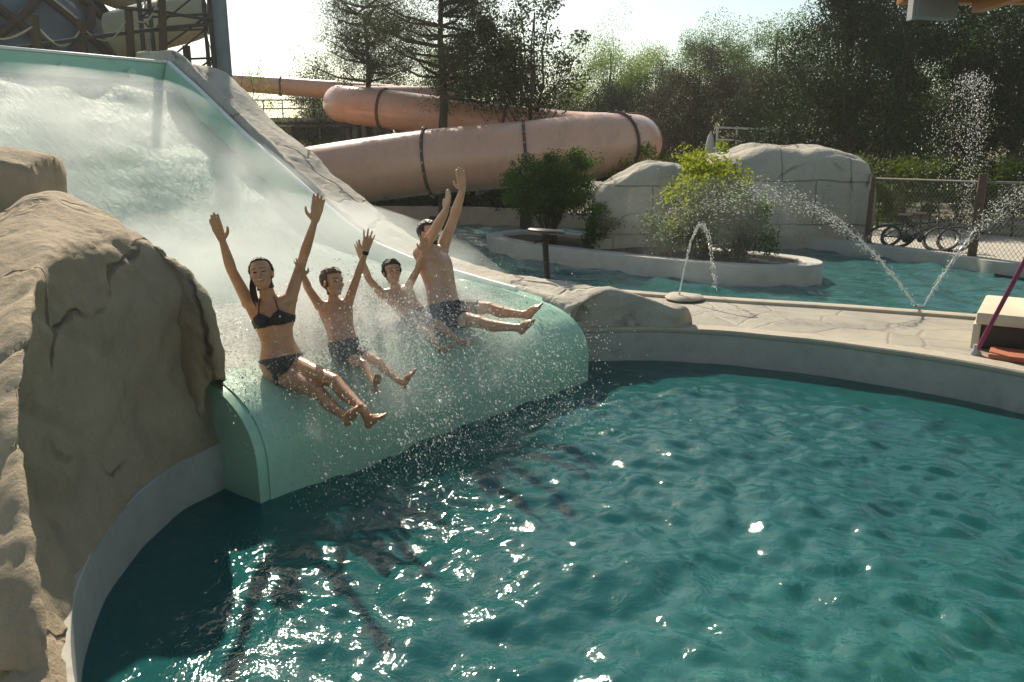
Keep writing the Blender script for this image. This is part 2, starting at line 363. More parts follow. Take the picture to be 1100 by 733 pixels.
# pool water : real waves on a fine grid
N=400
gx,gy=np.meshgrid(np.linspace(-2.6,5.6,N),np.linspace(.6,8.9,N),indexing='ij')
def waves(x,y,n,l0,l1,amp,seed,ang0=None,spread=3.14):
    r=np.random.default_rng(seed); z=np.zeros_like(x)
    for i in range(n):
        l=l0*(l1/l0)**r.random(); a=(ang0 if ang0 is not None else 0)+r.normal()*spread if ang0 is not None else r.random()*6.283
        kx,ky=math.cos(a)*6.283/l,math.sin(a)*6.283/l
        ph=kx*x+ky*y+r.random()*6.283+.7*np.sin(x*r.uniform(.5,1.6)+r.random()*6)+.7*np.sin(y*r.uniform(.5,1.6)+r.random()*6)
        z+= (l**1.25)*(np.sin(ph)+.25*np.cos(2*ph))
    return z/math.sqrt(n)*amp
z=waves(gx,gy,44,.12,.55,.060,3,ang0=-.9,spread=1.0)+waves(gx,gy,14,.6,1.8,.016,5)
# livelier near the chute, calmer by the left wall and the far wall
r=np.sqrt((gx-PC[0])**2+(gy-PC[1])**2); 
calm=np.clip((3.75-r)/1.1,0.06,1); d_left=np.clip((gx+1.9)/1.0,0,1)*.7+.3
z=z*calm*np.clip(d_left,.15,1)
ins=np.array([[pool_r(math.atan2(gy[i,j]-PC[1],gx[i,j]-PC[0])) for j in range(N)] for i in range(N)])+.05>r
V=np.stack([gx,gy,z],-1).reshape(-1,3); F=grid_faces(N,N); F=F[ins.ravel()[F].all(1)]
me=np_mesh('pool_water',V,F); smooth(me); tag(link('pool_water',me,M['water']),kind='structure')
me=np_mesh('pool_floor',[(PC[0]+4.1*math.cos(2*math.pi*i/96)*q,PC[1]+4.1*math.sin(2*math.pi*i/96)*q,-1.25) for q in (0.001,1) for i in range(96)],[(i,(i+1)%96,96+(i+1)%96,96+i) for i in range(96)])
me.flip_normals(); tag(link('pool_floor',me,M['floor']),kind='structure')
# lazy river
FAR=[(-13,24),(-9,23.4),(-4,23.0),(-.8,22.6),(2,21.4),(4.5,19.3),(6.9,15.9),(7.9,14),(8.4,12.9),(11,10),(15,4)]
NR=[(-13,16.7),(-9,15.7),(-4,14.7),(-1.5,12.9),(.4,11.3),(2.05,10.4),(3.9,9.7),(5.45,8.95),(7.1,8.0),(9.3,6.0),(12.7,2)]
a=catmull(NR,12); b=catmull(FAR,12)+np.array([.12,.12]); nu=len(a); nvv=90
t=np.linspace(0,1,nvv)[None,:,None]; G=a[:,None,:]*(1-t)+b[:,None,:]*t
zz=waves(G[...,0],G[...,1],24,.3,1.2,.05,11)+.28
me=np_mesh('river_water',np.concatenate([G,zz[...,None]],-1).reshape(-1,3),grid_faces(nu,nvv)); smooth(me)
bm=bmesh.new(); bm.from_mesh(me); bmesh.ops.recalc_face_normals(bm,faces=bm.faces)
if sum(f.normal.z for f in bm.faces)<0: bmesh.ops.reverse_faces(bm,faces=bm.faces)
bm.to_mesh(me); bm.free(); tag(link('river_water',me,M['river']),kind='structure')
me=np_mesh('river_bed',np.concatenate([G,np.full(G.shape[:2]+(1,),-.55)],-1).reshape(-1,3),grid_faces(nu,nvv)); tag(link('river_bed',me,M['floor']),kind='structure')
fc=catmull(FAR,10); zt=[float(np.interp(p[0],[-9,-.8,4.5,7,15],[.80,.78,.62,.50,.48])) for p in fc]
o=strip([tuple(p) for p in fc],.34,-.55,zt,1).build('river_wall',M['white_conc'],bevel=.02); tag(o,'pale concrete wall along the far bank of the lazy river','wall')
m_=MB(); m_.box(at(1082,300,13.05)+Vector((-.05,-.14,0)),(.5,.06,.16),rz=R(-65)); m_.build('drain_grille',simple('dark_grille',(.02,.02,.02),rough=.6),o)
m2_=MB(); m2_.box(at(472,238,22.75)+Vector((0,-.12,0)),(.55,.05,.3),rz=R(-4)); m2_.build('drain_grille',bpy.data.materials['dark_grille'],o)
INN=[(p[0],p[1]) for p in catmull(FAR,4)+np.array([.25,.25])]+[(13.0,-8.1),(0,-8.1),(-13.1,-8.1),(-13.1,4),(-13.1,16)]
cc=(0,8); V=[];n=len(INN)
for p in INN:
    d=Vector((p[0]-cc[0],p[1]-cc[1])).normalized()
    V+= [(p[0],p[1],.36),(p[0]+d.x*10,p[1]+d.y*10,.4),(p[0]+d.x*40,p[1]+d.y*40,.5),(d.x*700,d.y*700,.5)]
F=np.concatenate([grid_faces(n,4),np.array([[(n-1)*4+j,j,j+1,(n-1)*4+j+1] for j in range(3)])])
me=np_mesh('ground',V,F); bm=bmesh.new(); bm.from_mesh(me); bmesh.ops.recalc_face_normals(bm,faces=bm.faces)
if sum(f.normal.z for f in bm.faces)<0: bmesh.ops.reverse_faces(bm,faces=bm.faces)
bm.to_mesh(me); bm.free(); tag(link('ground',me,M['ground']),kind='structure')
# pale path along the bank beside the fence
a=catmull([(2.4,21.7),(4.85,19.6),(7.25,16.1),(8.25,14.2),(8.75,13.1),(11.3,10.3),(15.3,4.3)],8); b=a+np.array([4.0,2.2])
G=np.stack([a,b],1); me=np_mesh('path',np.concatenate([G,np.full(G.shape[:2]+(1,),.415)],-1).reshape(-1,3),grid_faces(len(a),2)[:, ::-1])
tag(link('path',me,M['gravel']),kind='structure')
# ------------------------------------------------------------------ the wide water slide
U=Vector((-.775,.632,0)); VV=Vector((.632,.775,0)); S0=Vector((.78,7.8,0)); SW=3.85
def sp(s,t,z): p=S0+U*s-VV*t; return Vector((p.x,p.y,z))      # s up the slide, t across (0 right .. SW left)
SURF=[(0,-1.2),(0,-.3),(0,.1),(.005,.27),(.03,.40),(.11,.53),(.25,.64),(.46,.72),(.85,.785),(1.4,.83),(2.1,.85),(2.6,.875),(3.25,.95),(3.8,1.1),(4.32,1.33),(5.1,1.76),(5.93,2.22),(7.06,2.86),(7.85,3.3)]
RIM=[(0,.27),(.85,.79),(1.4,.85),(2.1,.94),(2.6,1.0),(3.25,1.14),(3.8,1.37),(4.32,1.63),(5.1,2.06),(5.93,2.5),(7.06,3.17),(7.85,3.6)]
sc_=catmull(SURF,5); rs=np.array(RIM)
def zsurf(s): 
    q=sc_[sc_[:,1]>.2]; return float(np.interp(s,q[:,0],q[:,1]))
def zrim(s): return max(float(np.interp(s,rs[:,0],rs[:,1])),zsurf(s)+.006)
def fibreglass(name,c1,c2,rough=.22):
    m=simple(name,c1,c2,sc=1.2,rough=rough,dirt=.25,dirtc=(.16,.24,.17),coat=.3); return m
M['slide']=fibreglass('slide_fibreglass',(.42,.66,.48),(.35,.59,.43))
M['rim_sun']=simple('slide_rim_sunlit_white',(.80,.82,.78),(.7,.73,.7),sc=6,rough=.3)  # off-white carries the sun's brightness along the rim in its colour
slide=empty('water_slide',tuple(sp(0,SW/2,0)))
tag(slide,'wide sea-green water slide ending in a rounded lip over the pool','water slide')
def rel(o,par):
    o.parent=par; o.matrix_parent_inverse=par.matrix_basis.inverted(); return o
rows=[]
TT=[i/14 for i in range(15)]
for s,z in sc_:
    zr=max(z, zrim(s) if z>.2 and s>.6 else z)
    row=[sp(s,-.10,min(z,-.0)-.8 if s<.6 else .2),sp(s,-.10,zr),sp(s,-.02,zr),sp(s,.06,z)]
    row+=[sp(s,.06+(SW-.12)*t,z) for t in TT[1:-1]]
    row+=[sp(s,SW-.06,z),sp(s,SW+.02,zr),sp(s,SW+.10,zr),sp(s,SW+.10,.2 if s>=.6 else min(z,0)-.8)]
    if s<.6:
        row[0]=sp(s,-.10,z) if False else sp(s,.0,z); row[1]=sp(s,.0,z); row[2]=sp(s,.0,z); row[-1]=sp(s,SW,z); row[-2]=sp(s,SW,z); row[-3]=sp(s,SW,z)
    rows.append(row)
G=np.array([[tuple(p) for p in r] for r in rows]); 
mb=MB(); mb.add(G.reshape(-1,3).tolist(), grid_faces(*G.shape[:2]).tolist())
# end caps of the rounded lip
for t in (0,SW):
    cap=[sp(s,t,z) for s,z in sc_ if s<.6]; cap+= [sp(.62,t,zsurf(.62)), sp(.62,t,-1.2)]
    mb.add(cap,[tuple(range(len(cap)))])
ch=mb.build('chute',M['slide'],sm=None); me=ch.data
bm=bmesh.new(); bm.from_mesh(me); bmesh.ops.remove_doubles(bm,verts=bm.verts,dist=.002); bmesh.ops.recalc_face_normals(bm,faces=bm.faces); bm.to_mesh(me); bm.free(); smooth(me,32); rel(ch,slide)
for t in (-.06,SW+.06):
    pts=[sp(s,t,zrim(s)+.012) for s in np.linspace(1.0,7.85,60)]
    rel(MB().tube(pts,.036,8).build('rim',M['rim_sun'],sm=60),slide)
bk=MB()
c=(sp(8.0,-.1,0)+sp(8.0,SW+.1,0))/2
bk.box((c.x,c.y,2.4),(SW+.3,.16,2.42),rz=math.atan2(VV.y,VV.x)); rel(bk.build('back_wall',M['slide'],bevel=.03),slide)
bk=MB().box((c.x,c.y,3.625),(SW+.34,.2,.04),rz=math.atan2(VV.y,VV.x)); rel(bk.build('rim',M['rim_sun'],bevel=.01),slide)
for t in (.55,1.5,2.5,3.4):
    p=sp(7.9,t,3.42); rel(MB().tube([p,p-U*.10],.065,14).build('water_inlet',M['slide']),slide)
# sheet of running water with foam
def slide_water():
    m,nt,out=new_mat('running_water'); L=nt.links
    tc=nd(nt,'TexCoord'); mp=nd(nt,'Mapping'); mp.inputs['Scale'].default_value=(1.3,3.2,1); L.new(tc.outputs['UV'],mp.inputs[0]); v=mp.outputs[0]
    b=nd(nt,'BsdfPrincipled',Roughness=.16,IOR=1.33); b.inputs['Specular IOR Level'].default_value=.06
    n=nd(nt,'TexNoise',Scale=1.6,Detail=7,Roughness=.65,Distortion=.8); L.new(v,n.inputs['Vector'])
    col=ramp(nt,n.outputs[0],[(.3,(.09,.22,.17)),(.55,(.12,.27,.22)),(.75,(.18,.32,.27))])
    at_=nd(nt,'Attribute',attribute_name='foam')
    n2=nd(nt,'TexNoise',Scale=5,Detail=8,Roughness=.75,Distortion=1.2); L.new(v,n2.inputs['Vector'])
    a=nd(nt,'Math',operation='ADD'); L.new(at_.outputs['Fac'],a.inputs[0]); L.new(n2.outputs[0],a.inputs[1])
    f=ramp(nt,a.outputs[0],[(.88,(0,0,0)),(1.08,(1,1,1))])
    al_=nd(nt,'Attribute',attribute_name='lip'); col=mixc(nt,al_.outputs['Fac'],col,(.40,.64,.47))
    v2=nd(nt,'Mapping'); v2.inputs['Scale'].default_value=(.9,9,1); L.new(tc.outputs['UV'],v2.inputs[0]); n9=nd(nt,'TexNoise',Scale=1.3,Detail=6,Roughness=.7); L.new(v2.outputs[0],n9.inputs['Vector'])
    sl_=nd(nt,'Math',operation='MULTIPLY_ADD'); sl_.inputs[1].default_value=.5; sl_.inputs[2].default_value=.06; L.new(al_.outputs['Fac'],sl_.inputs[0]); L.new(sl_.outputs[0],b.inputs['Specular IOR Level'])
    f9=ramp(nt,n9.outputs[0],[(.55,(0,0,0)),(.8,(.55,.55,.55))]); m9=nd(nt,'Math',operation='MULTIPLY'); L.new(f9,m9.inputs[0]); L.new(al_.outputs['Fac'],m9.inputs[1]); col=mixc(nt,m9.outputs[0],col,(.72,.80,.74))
    col=mixc(nt,f,col,(.86,.85,.80)); L.new(col,b.inputs['Base Color'])
    rr=nd(nt,'MapRange'); rr.inputs[3].default_value=.36; rr.inputs[4].default_value=.8; L.new(f,rr.inputs[0]); L.new(rr.outputs[0],b.inputs['Roughness'])
    n3=nd(nt,'TexNoise',Scale=4,Detail=5,Roughness=.6,Distortion=.7); L.new(v,n3.inputs['Vector'])
    ad=nd(nt,'Math',operation='MULTIPLY_ADD'); ad.inputs[1].default_value=.5; L.new(n2.outputs[0],ad.inputs[0]); L.new(n3.outputs[0],ad.inputs[2])
    bp=nd(nt,'Bump',Strength=.4,Distance=.05); L.new(ad.outputs[0],bp.inputs['Height']); L.new(bp.outputs[0],b.inputs['Normal'])
    tl=nd(nt,'BsdfTranslucent'); tl.inputs[0].default_value=(.7,.8,.75,1)
    mx=nd(nt,'MixShader'); fm=nd(nt,'Math',operation='MULTIPLY'); fm.inputs[1].default_value=.35; L.new(f,fm.inputs[0]); L.new(fm.outputs[0],mx.inputs[0])
    L.new(b.outputs[0],mx.inputs[1]); L.new(tl.outputs[0],mx.inputs[2]); L.new(mx.outputs[0],out.inputs[0]); return m
M['run']=slide_water()
ns,nt_=190,100
prof=sc_[(sc_[:,1]>-.02)]; prof=prof[prof[:,0]<=7.82]; al=np.concatenate([[0],np.cumsum(np.hypot(np.diff(prof[:,0]),np.diff(prof[:,1])))])
aq=np.linspace(0,al[-1],ns); ss=np.interp(aq,al,prof[:,0]); zs_=np.interp(aq,al,prof[:,1]); tt=np.linspace(.075,SW-.075,nt_)
sg,tg=np.meshgrid(ss,tt,indexing='ij'); zg=zs_[:,None]+0*tg; tx=np.gradient(ss,aq)[:,None]; tz=np.gradient(zs_,aq)[:,None]; tl=np.hypot(tx,tz); tx,tz=tx/tl,tz/tl; ag=aq[:,None]+0*tg
wv=waves(ag,tg,24,.25,.9,.045,21)+waves(ag*1.6,tg*.8,12,.7,1.6,.03,22)
fade=np.clip((sg-.3)/.8,0,1)
crest=.055*np.exp(-((sg-7.35)/.22)**2)*(1+.5*np.sin(tg*3.1)+.4*np.sin(tg*7.3+1))
film=.008+.05*fade+np.maximum(.26*wv,-.04)*(.16+.84*fade)
film=np.maximum(film,.004); zg=zg+film*tx+crest; sg=sg-film*tz*(1-fade)
edge=np.minimum(np.clip((tg-.07)/.1,0,1),np.clip((SW-.07-tg)/.1,0,1)); zg=zg-(1-edge)*.05*fade
P=np.array(S0)[None,None,:]+np.array(U)*sg[...,None]-np.array(VV)*tg[...,None]; P[...,2]=zg
foam=.86*np.exp(-np.abs((sg-1.45)/.95)**3)*np.clip((tg-.7)/1.2,0,1)+.46*np.exp(-((sg-7.45)/.22)**2)+.12*np.exp(-((sg-6.9)/.5)**2)
me=np_mesh('slide_water',P.reshape(-1,3),grid_faces(ns,nt_)); smooth(me)
l_=me.attributes.new('lip','FLOAT','POINT'); l_.data.foreach_set('value',np.clip(1-(sg-.2)/.7,0,1).ravel().astype(np.float32))
at_=me.attributes.new('foam','FLOAT','POINT'); at_.data.foreach_set('value',foam.ravel().astype(np.float32))
uv=me.uv_layers.new(name='uv'); li=np.empty(len(me.loops),np.int32); me.loops.foreach_get('vertex_index',li)
uv.data.foreach_set('uv',np.stack([ag.ravel()[li],tg.ravel()[li]],-1).astype(np.float32).ravel())
tag(link('slide_water',me,M['run']),kind='structure')
# ------------------------------------------------------------------ cast rock
def onplane(px,py,A,u):
    x=(px-550)/FOC; y=(366.5-py)/FOC
    d=(x, math.cos(PITCH)+y*math.sin(PITCH), -math.sin(PITCH)+y*math.cos(PITCH))
    det=d[0]*(-u[1])+u[0]*d[1]; t=(A[0]*(-u[1])+u[0]*A[1])/det
    return Vector((d[0]*t,d[1]*t,CAM_H+d[2]*t))
A=sp(0,SW+.10,0)
def edge(px,py): return tuple(onplane(px,py,A,U))
def rock(name,rows,nu,nv,amp,sc,seed,mat,label,cat='rock',amp2=0,sc2=1,flip=False):
    g=loft(rows,nu,nv); a,b,_=g.shape
    F=grid_faces(a,b)
    me=np_mesh(name,g.reshape(-1,3),F)
    if sum(p.normal.z*p.area for p in me.polygons)<0: me.flip_normals(); displace(me,amp,sc,6,seed,amp2,sc2); smooth(me)
    o=link(name,me,mat); tag(o,label,cat); return o
B=[(-1.93,5.16),(-2.06,4.95),(-2.17,4.62),(-2.22,4.2),(-2.20,3.8),(-2.12,3.4),(-2.0,3.0),(-1.82,2.6),(-1.55,2.15),(-1.2,1.75)]
def wpt(i,z=.385):
    x,y=B[i]; d=Vector((x-PC[0],y-PC[1])); a=math.atan2(d.y,d.x); r=pool_r(a)+.004
    return (PC[0]+r*math.cos(a),PC[1]+r*math.sin(a),z)
def ptz(i,z,off):
    x,y=wpt(i)[:2]; d=Vector((x-PC[0],y-PC[1])).normalized(); return (x+d.x*off,y+d.y*off,z)
CR=[edge(226,345),edge(207,306),tuple(at(152,264,5.15)),tuple(at(93,264,4.6)),tuple(at(50,285,3.95)),tuple(at(30,350,3.3)),tuple(at(20,450,2.75)),tuple(at(26,560,2.36)),tuple(at(40,660,2.1)),tuple(at(54,735,1.95))]
BK=[edge(220,338),edge(196,294),edge(141,251),edge(103,225),tuple(at(25,214,5.5))]+[(CR[i][0]-1.1,CR[i][1]+.45,CR[i][2]-.22) for i in range(5,10)]
rows=[]
for i in range(10):
    b=Vector(wpt(i,.335)); c=Vector(CR[i]); k=Vector(BK[i]); mid=ptz(i,.385+(c.z-.385)*.45,.05+.02*i); m2=ptz(i,.385+(c.z-.385)*.8,.08+.02*i)
    c2=c+(k-c)*.35+Vector((0,0,.02)); o1=k+Vector((-.1,.05,-.35)) if i<4 else k+Vector((-.5,.1,-.5)); o2=Vector((o1.x-.1,o1.y+.1,min(o1.z-.8,.2)))
    m2=Vector(m2)*.5+c*.5-Vector((0,0,.10)) if i<3 else Vector(m2)*.6+c*.4-Vector((0,0,.05))
    rows.append([tuple(b),mid,tuple(m2),tuple(c),tuple(c2),tuple(k),tuple(o1),tuple(o2)])
# closed rounded end at the lip
tip=[]
for p in rows[0]: q=Vector(p); tip.append((q.x+.02-.0,q.y+.03,min(q.z,.36+.9*(q.z-.36)*.6)))
rows=[tip]+rows
lr=rock('rock_wall',rows,18,15,.028,1.6,4,M['rock'],'big tan rock wall in the left foreground beside the slide','rock',amp2=.02,sc2=.9); chisel(lr.data,.03,1.5,3)
# upper boulder on that rock and a leaning spur at the picture's left
def boulder(name,c,dim,rz,seed,mat,label,amp=.12,sc=1.3,flat=.8,sub=5,cat='rock'):
    bm=bmesh.new(); bmesh.ops.create_icosphere(bm,subdivisions=sub,radius=1)
    for v in bm.verts:
        p=v.co; m=max(abs(p.x),abs(p.y),abs(p.z)); q=p/m*.82
        p2=p.lerp(q,flat); v.co=p2
    me=bpy.data.meshes.new(name); bm.to_mesh(me); bm.free()
    Mx=Matrix.Translation(c)@Matrix.Rotation(rz,4,'Z')@Matrix.Diagonal((*[d/1.7 for d in dim],1)); me.transform(Mx); me.update()
    displace(me,amp,sc,6,seed,amp*.5,sc*.5); smooth(me); o=link(name,me,mat); tag(o,label,cat); return o
boulder('boulder',at(-12,222,6.1)-Vector((.03,0,.80)),(1.05,.8,2.5),R(12),3,M['rock'],'flat-topped tan boulder standing on the left rock beside the slide',amp=.05,sc=1.8,flat=.75)
# rock shell along the right flank of the slide
ST=[(9.0,3.62,3.70,.6),(7.9,3.55,3.62,.75),(7.3,3.25,3.30,.8),(6.4,2.75,2.68,.85),(5.6,2.30,2.30,.85),(5.2,2.07,2.02,.8),(4.7,1.80,1.76,.85),(4.0,1.44,1.38,.85),(3.3,1.12,1.12,.8),(2.4,.95,.92,.8),(1.6,.84,.84,.8),(1.0,.78,.82,.85),(.55,.70,.80,.9),(.36,.60,.80,.95)]
rows=[]
for s,zi,zc,off in ST:
    zi=min(zi,zrim(max(s,.3))-.015) if s>.9 else zi
    r=[sp(s,-.09,.1),sp(s,-.105,zi),sp(s,-off*.5,(zi*.45+zc*.55)),sp(s,-off,zc),sp(s+.1,-off-.3,zc-.12),sp(s+.1,-off-.62,.55 if zc<1.3 else zc-.8),sp(s+.1,-off-.75,.1)]
    rows.append([tuple(q) for q in r])
for zs,e in ((.62,.04),(.386,.0),(.30,.0)):
    O_=[(.105,.24),(.115,.28),(.5,.47),(.95,.16),(1.25,-.30),(1.5,-.34),(1.62,-.34)]
    Z_=[.3,min(zs,.5),zs,zs+.10*(zs>.5),zs,zs-.06*(zs>.5),.1]
    rows.append([tuple(sp(s_+e,-o_,z_)) for (o_,s_),z_ in zip(O_,Z_)])
rb_=rock('rock_bank',rows,9,9,.04,1.9,12,M['rock_grey'],'low grey rock bank running down the right side of the slide','rock',amp2=.02,sc2=.8,flip=True); chisel(rb_.data,.025,1.4,5)
# rocks by the river
rows=[]
def wallrock(name,pts,Y0,Y1,thick,base,seed,mat,label,amp=.05):
    """pts: outline of the top in photo pixels; body between two distances"""
    rows=[]
    n=len(pts)
    for i,(px,py) in enumerate(pts):
        Y=Y0+(Y1-Y0)*i/(n-1); p=at(px,py,Y); zt=p.z; x=p.x
        e=1 if 0<i<n-1 else .8
        rows.append([(x,Y-thick*.5*e,base-.3),(x,Y-thick*.55*e,base+(zt-base)*.4),(x,Y-thick*.5*e,base+(zt-base)*.8),(x,Y-thick*.3*e,zt-.03),(x,Y+thick*.1*e,zt),(x,Y+thick*.5*e,zt-.12),(x,Y+thick*.65*e,base-.3)])
    f=[(rows[0][3][0]-.02,Y0+.0,base+(q[2]-base)*.97) for q in rows[0]]; l=[(rows[-1][3][0]+.02,Y1,base+(q[2]-base)*.97) for q in rows[-1]]
    r_=rock(name,[f]+rows+[l],9,8,amp,1.5,seed,mat,label,flip=True); chisel(r_.data,.04,.9,seed); return r_
wallrock('river_rock',[(638,206),(648,197),(672,186),(695,176),(725,176),(738,182),(744,200)],14.9,14.6,.8,.5,31,M['rock_pale'],'pale upright rock slab on the planted island behind the shrubs')
wallrock('river_rock',[(755,172),(785,166),(815,158),(850,160),(880,158),(905,164),(921,172),(927,190)],18.2,17.0,1.6,.3,33,M['rock_pale'],'large pale rock with a rounded top on the far river bank')
boulder('boulder',at(744,190,14.75),(.22,.25,.5),0,5,simple('ochre_stone',(.45,.26,.11),(.38,.22,.10),sc=5,rough=.85,bump=.4),'small ochre stone at the end of the island rock slab',amp=.04,sc=3,flat=.4,sub=4)
# planted island in the river
IS=[(-.55,17.1),(-.35,16.2),(.25,15.15),(1.25,14.05),(2.35,12.95),(3.3,12.2),(4.2,11.95),(4.85,12.3),(4.95,13.0),(4.5,13.7),(3.4,14.8),(2.2,16.3),(1.0,17.7),(.1,18.0),(-.55,17.1)]
ic=catmull(IS,8)[:-1]
isl=empty('island_planter',(2.2,14.6,0)); tag(isl,'long curved concrete planter island in the lazy river','planter')
def offs(P,d):
    n=len(P); Q=[]
    for i in range(n):
        t=P[(i+1)%n]-P[i-1]; t=t/np.linalg.norm(t); Q.append(P[i]+np.array([-t[1],t[0]])*d)
    return np.array(Q)
ring_=[(0,-.5),(0,.56),(.02,.585),(.28,.585),(.30,.565),(.30,.3)]
V=[];n=len(ic)
for d,z in ring_: V.append(np.concatenate([offs(ic,d),np.full((n,1),z)],1))
V=np.stack(V,1); F=np.concatenate([grid_faces(n,6),np.array([[(n-1)*6+j,j,j+1,(n-1)*6+j+1] for j in range(5)])])
me=np_mesh('planter_wall',V.reshape(-1,3),F); bm=bmesh.new(); bm.from_mesh(me); bmesh.ops.recalc_face_normals(bm,faces=bm.faces); bm.to_mesh(me); bm.free(); smooth(me,40)
rel(link('planter_wall',me,M['white_conc']),isl)
so_=offs(ic,.29); me=bpy.data.meshes.new('soil'); me.from_pydata([(x,y,.5) for x,y in so_]+[(2.2,14.6,.62)],[],[(i,(i+1)%n,n) for i in range(n)]); rel(link('soil',me,M['soil']),isl)
# ------------------------------------------------------------------ tube slide
M['tube']=simple('salmon_fibreglass',(.78,.42,.285),(.70,.365,.24),sc=1.1,rough=.3,dirt=.3,dirtc=(.28,.17,.12),coat=.25,stretch=(1,1,.6))
M['rust']=simple('rusty_flange',(.14,.06,.035),(.09,.045,.03),sc=6,rough=.7)
M['bolt']=simple('zinc_bolt',(.35,.34,.32),rough=.4,metal=.8)
M['steel']=simple('galvanised_steel',(.20,.24,.26),(.16,.19,.21),sc=3,rough=.5,metal=.3)
M['dark_steel']=simple('dark_steel',(.05,.045,.04),(.035,.03,.03),sc=4,rough=.6,metal=.2)
M['timber']=simple('dark_timber',(.09,.055,.035),(.055,.035,.025),sc=5,rough=.8,bump=.4,stretch=(6,6,1))
ts=empty('tube_slide',(0,19.5,.45)); tag(ts,'long salmon pink enclosed tube slide folded in bends behind the river','tube slide')
TR=.76
CP=[(-9.5,22.3,1.15),(-7,20.6,1.35),(-4.9,19.7,1.66),(-2.25,19.4,2.03),(.33,19.2,2.25),(2.0,19.3,2.42),(3.0,20.2,2.5),(2.9,21.6,2.66),(1.4,22.6,2.82),(-1.3,23.0,3.18),(-3.6,23.2,3.48),(-4.9,24.0,3.66),(-5.0,25.5,3.78),(-3.6,26.6,3.95),(-2.2,27.5,4.1),(-3.2,28.6,4.2),(-6.6,28.4,4.42),(-9.2,28.0,4.58),(-13,27.5,4.8)]
RR=np.interp(range(len(CP)),[0,5,7,9,12,13,14,18],[TR,.76,.64,.54,.52,.42,.34,.26])
cp=catmull([(*c,r) for c,r in zip(CP,RR)],10)
tb=MB().tube([tuple(p[:3]) for p in cp],[float(p[3]) for p in cp],28); rel(tb.build('tube',M['tube'],sm=60),ts)
for idx in (20,31,40,54,62,86,100,118,140,165):
    p=cp[idx]; t=Vector(cp[idx+1][:3])-Vector(cp[idx-1][:3]); t.normalize(); c=Vector(p[:3]); r=p[3]
    fl=MB().tube([c-t*.034,c-t*.03,c+t*.03,c+t*.034],[r*1.0,r+.045,r+.045,r*1.0],28); f=rel(fl.build('flange',M['rust'],sm=30),ts)
    if idx<60:
        a=t.cross(Vector((0,0,1))).normalized(); u=a.cross(t).normalized(); bm_=MB()
        for k in range(20):
            q=2*math.pi*k/20; d=a*math.cos(q)+u*math.sin(q); rel(MB().tube([c+d*(r+.05),c+d*(r+.085)],.028,6).build('bolt',M['bolt'],sm=None),f)
for idx in (22,40,52,66,80,92,108,122):
    p=cp[idx]; s_=MB().tube([(p[0],p[1],.3),(p[0],p[1],p[2]-p[3]+.05)],.09,10); s_.box((p[0],p[1],p[2]-p[3]-.02),(.5,.5,.1)); rel(s_.build('support',M['dark_steel']),ts)
# ------------------------------------------------------------------ upper left: hall with lattice, rope fence, spiral flume, mast, pole
M['hall']=simple('blue_grey_cladding',(.15,.165,.18),(.11,.12,.13),sc=1,rough=.6,stretch=(1,1,3))
M['tan_render']=simple('tan_render',(.36,.28,.21),(.28,.22,.17),sc=1.5,rough=.85,bump=.3)
hall=empty('round_hall',(-13.6,19.5,.4)); tag(hall,'round dark building with crossed timber lattice above the slide top','building')
HC=Vector((-13.6,19.5,0)); HR=3.9
rel(MB().lathe([(HR+.6,.3),(HR+.45,4.0),(HR,5.3),(HR-1.2,6.9),(HR-2.6,7.6),(.1,8.0)],HC,40).build('wall',M['hall'],sm=50),hall)
rel(MB().lathe([(HR+.9,.3),(HR+.75,4.05),(HR+.5,4.3)],HC,40).build('plinth',M['tan_render'],sm=50),hall)
for k in range(16):
    for sg_ in (1,-1):
        pts=[]
        for j in range(9):
            f=j/8; z=4.2+f*2.6; r=np.interp(z,[4.0,5.3,6.9],[HR+.62,HR+.2,HR-1.0]); a=2*math.pi*k/16+sg_*f*.75; pts.append(HC+Vector((math.cos(a)*r,math.sin(a)*r,z)))
        rel(MB().tube(pts,.095,6).build('lattice_beam',M['timber'],sm=None),hall)
# rope fence on the top edge of the slide
rf=empty('rope_fence',tuple(sp(8.7,2,3.4))); tag(rf,'timber post and rope fence along the top of the slide','fence')
pp=[(40,17,56,12.3),(90,21,63,13.1),(141,8,66,13.6),(176,-20,66,14.0)]
pts=[]
for px,y0,y1,Y in pp:
    a=at(px,y1,Y); b=at(px-3,y0,Y); rel(MB().tube([(a.x,a.y,2.6),a,b],[.075,.07,.062],9).build('post',M['timber']),rf); pts.append((a,b))
L0=at(-60,60,11.2);L1=at(-60,0,11.2); pts=[(L0,L1)]+pts
for (a0,b0),(a1,b1) in zip(pts,pts[1:]):
    top=[b0.lerp(b1,t)-Vector((0,0,.12+.28*math.sin(math.pi*t))) for t in [i/12 for i in range(13)]]
    rel(MB().tube(top,.014,6).build('rope',simple('rope',(.35,.30,.22),rough=.9) if 'rope' not in bpy.data.materials else bpy.data.materials['rope'],sm=60),rf)
rel(MB().tube([at(-20,58,11.6),at(100,40,13.2),at(180,30,14.1),at(226,26,15.0)],.035,6).build('rail',M['dark_steel'],sm=60),rf)
rel(MB().tube([at(128,8,13.4),at(180,14,14.1),at(228,22,15.0)],.03,6).build('rail',M['dark_steel'],sm=60),rf)
sfl=empty('spiral_flume',(-7.6,20,.4)); tag(sfl,'ochre curved flume section against the bright sky beyond the slide','tube slide')
c0=at(172,15,20); pts=[]
for j in range(26):
    a=R(-100+j*10.5); pts.append((c0.x-.45+math.cos(a)*1.25,20+math.sin(a)*.9,c0.z-.62+j*.062))
M['ochre']=simple('ochre_fibreglass',(.36,.31,.19),(.28,.25,.16),sc=2,rough=.5)
rel(MB().tube(pts,.52,18).build('tube',M['ochre'],sm=60),sfl)
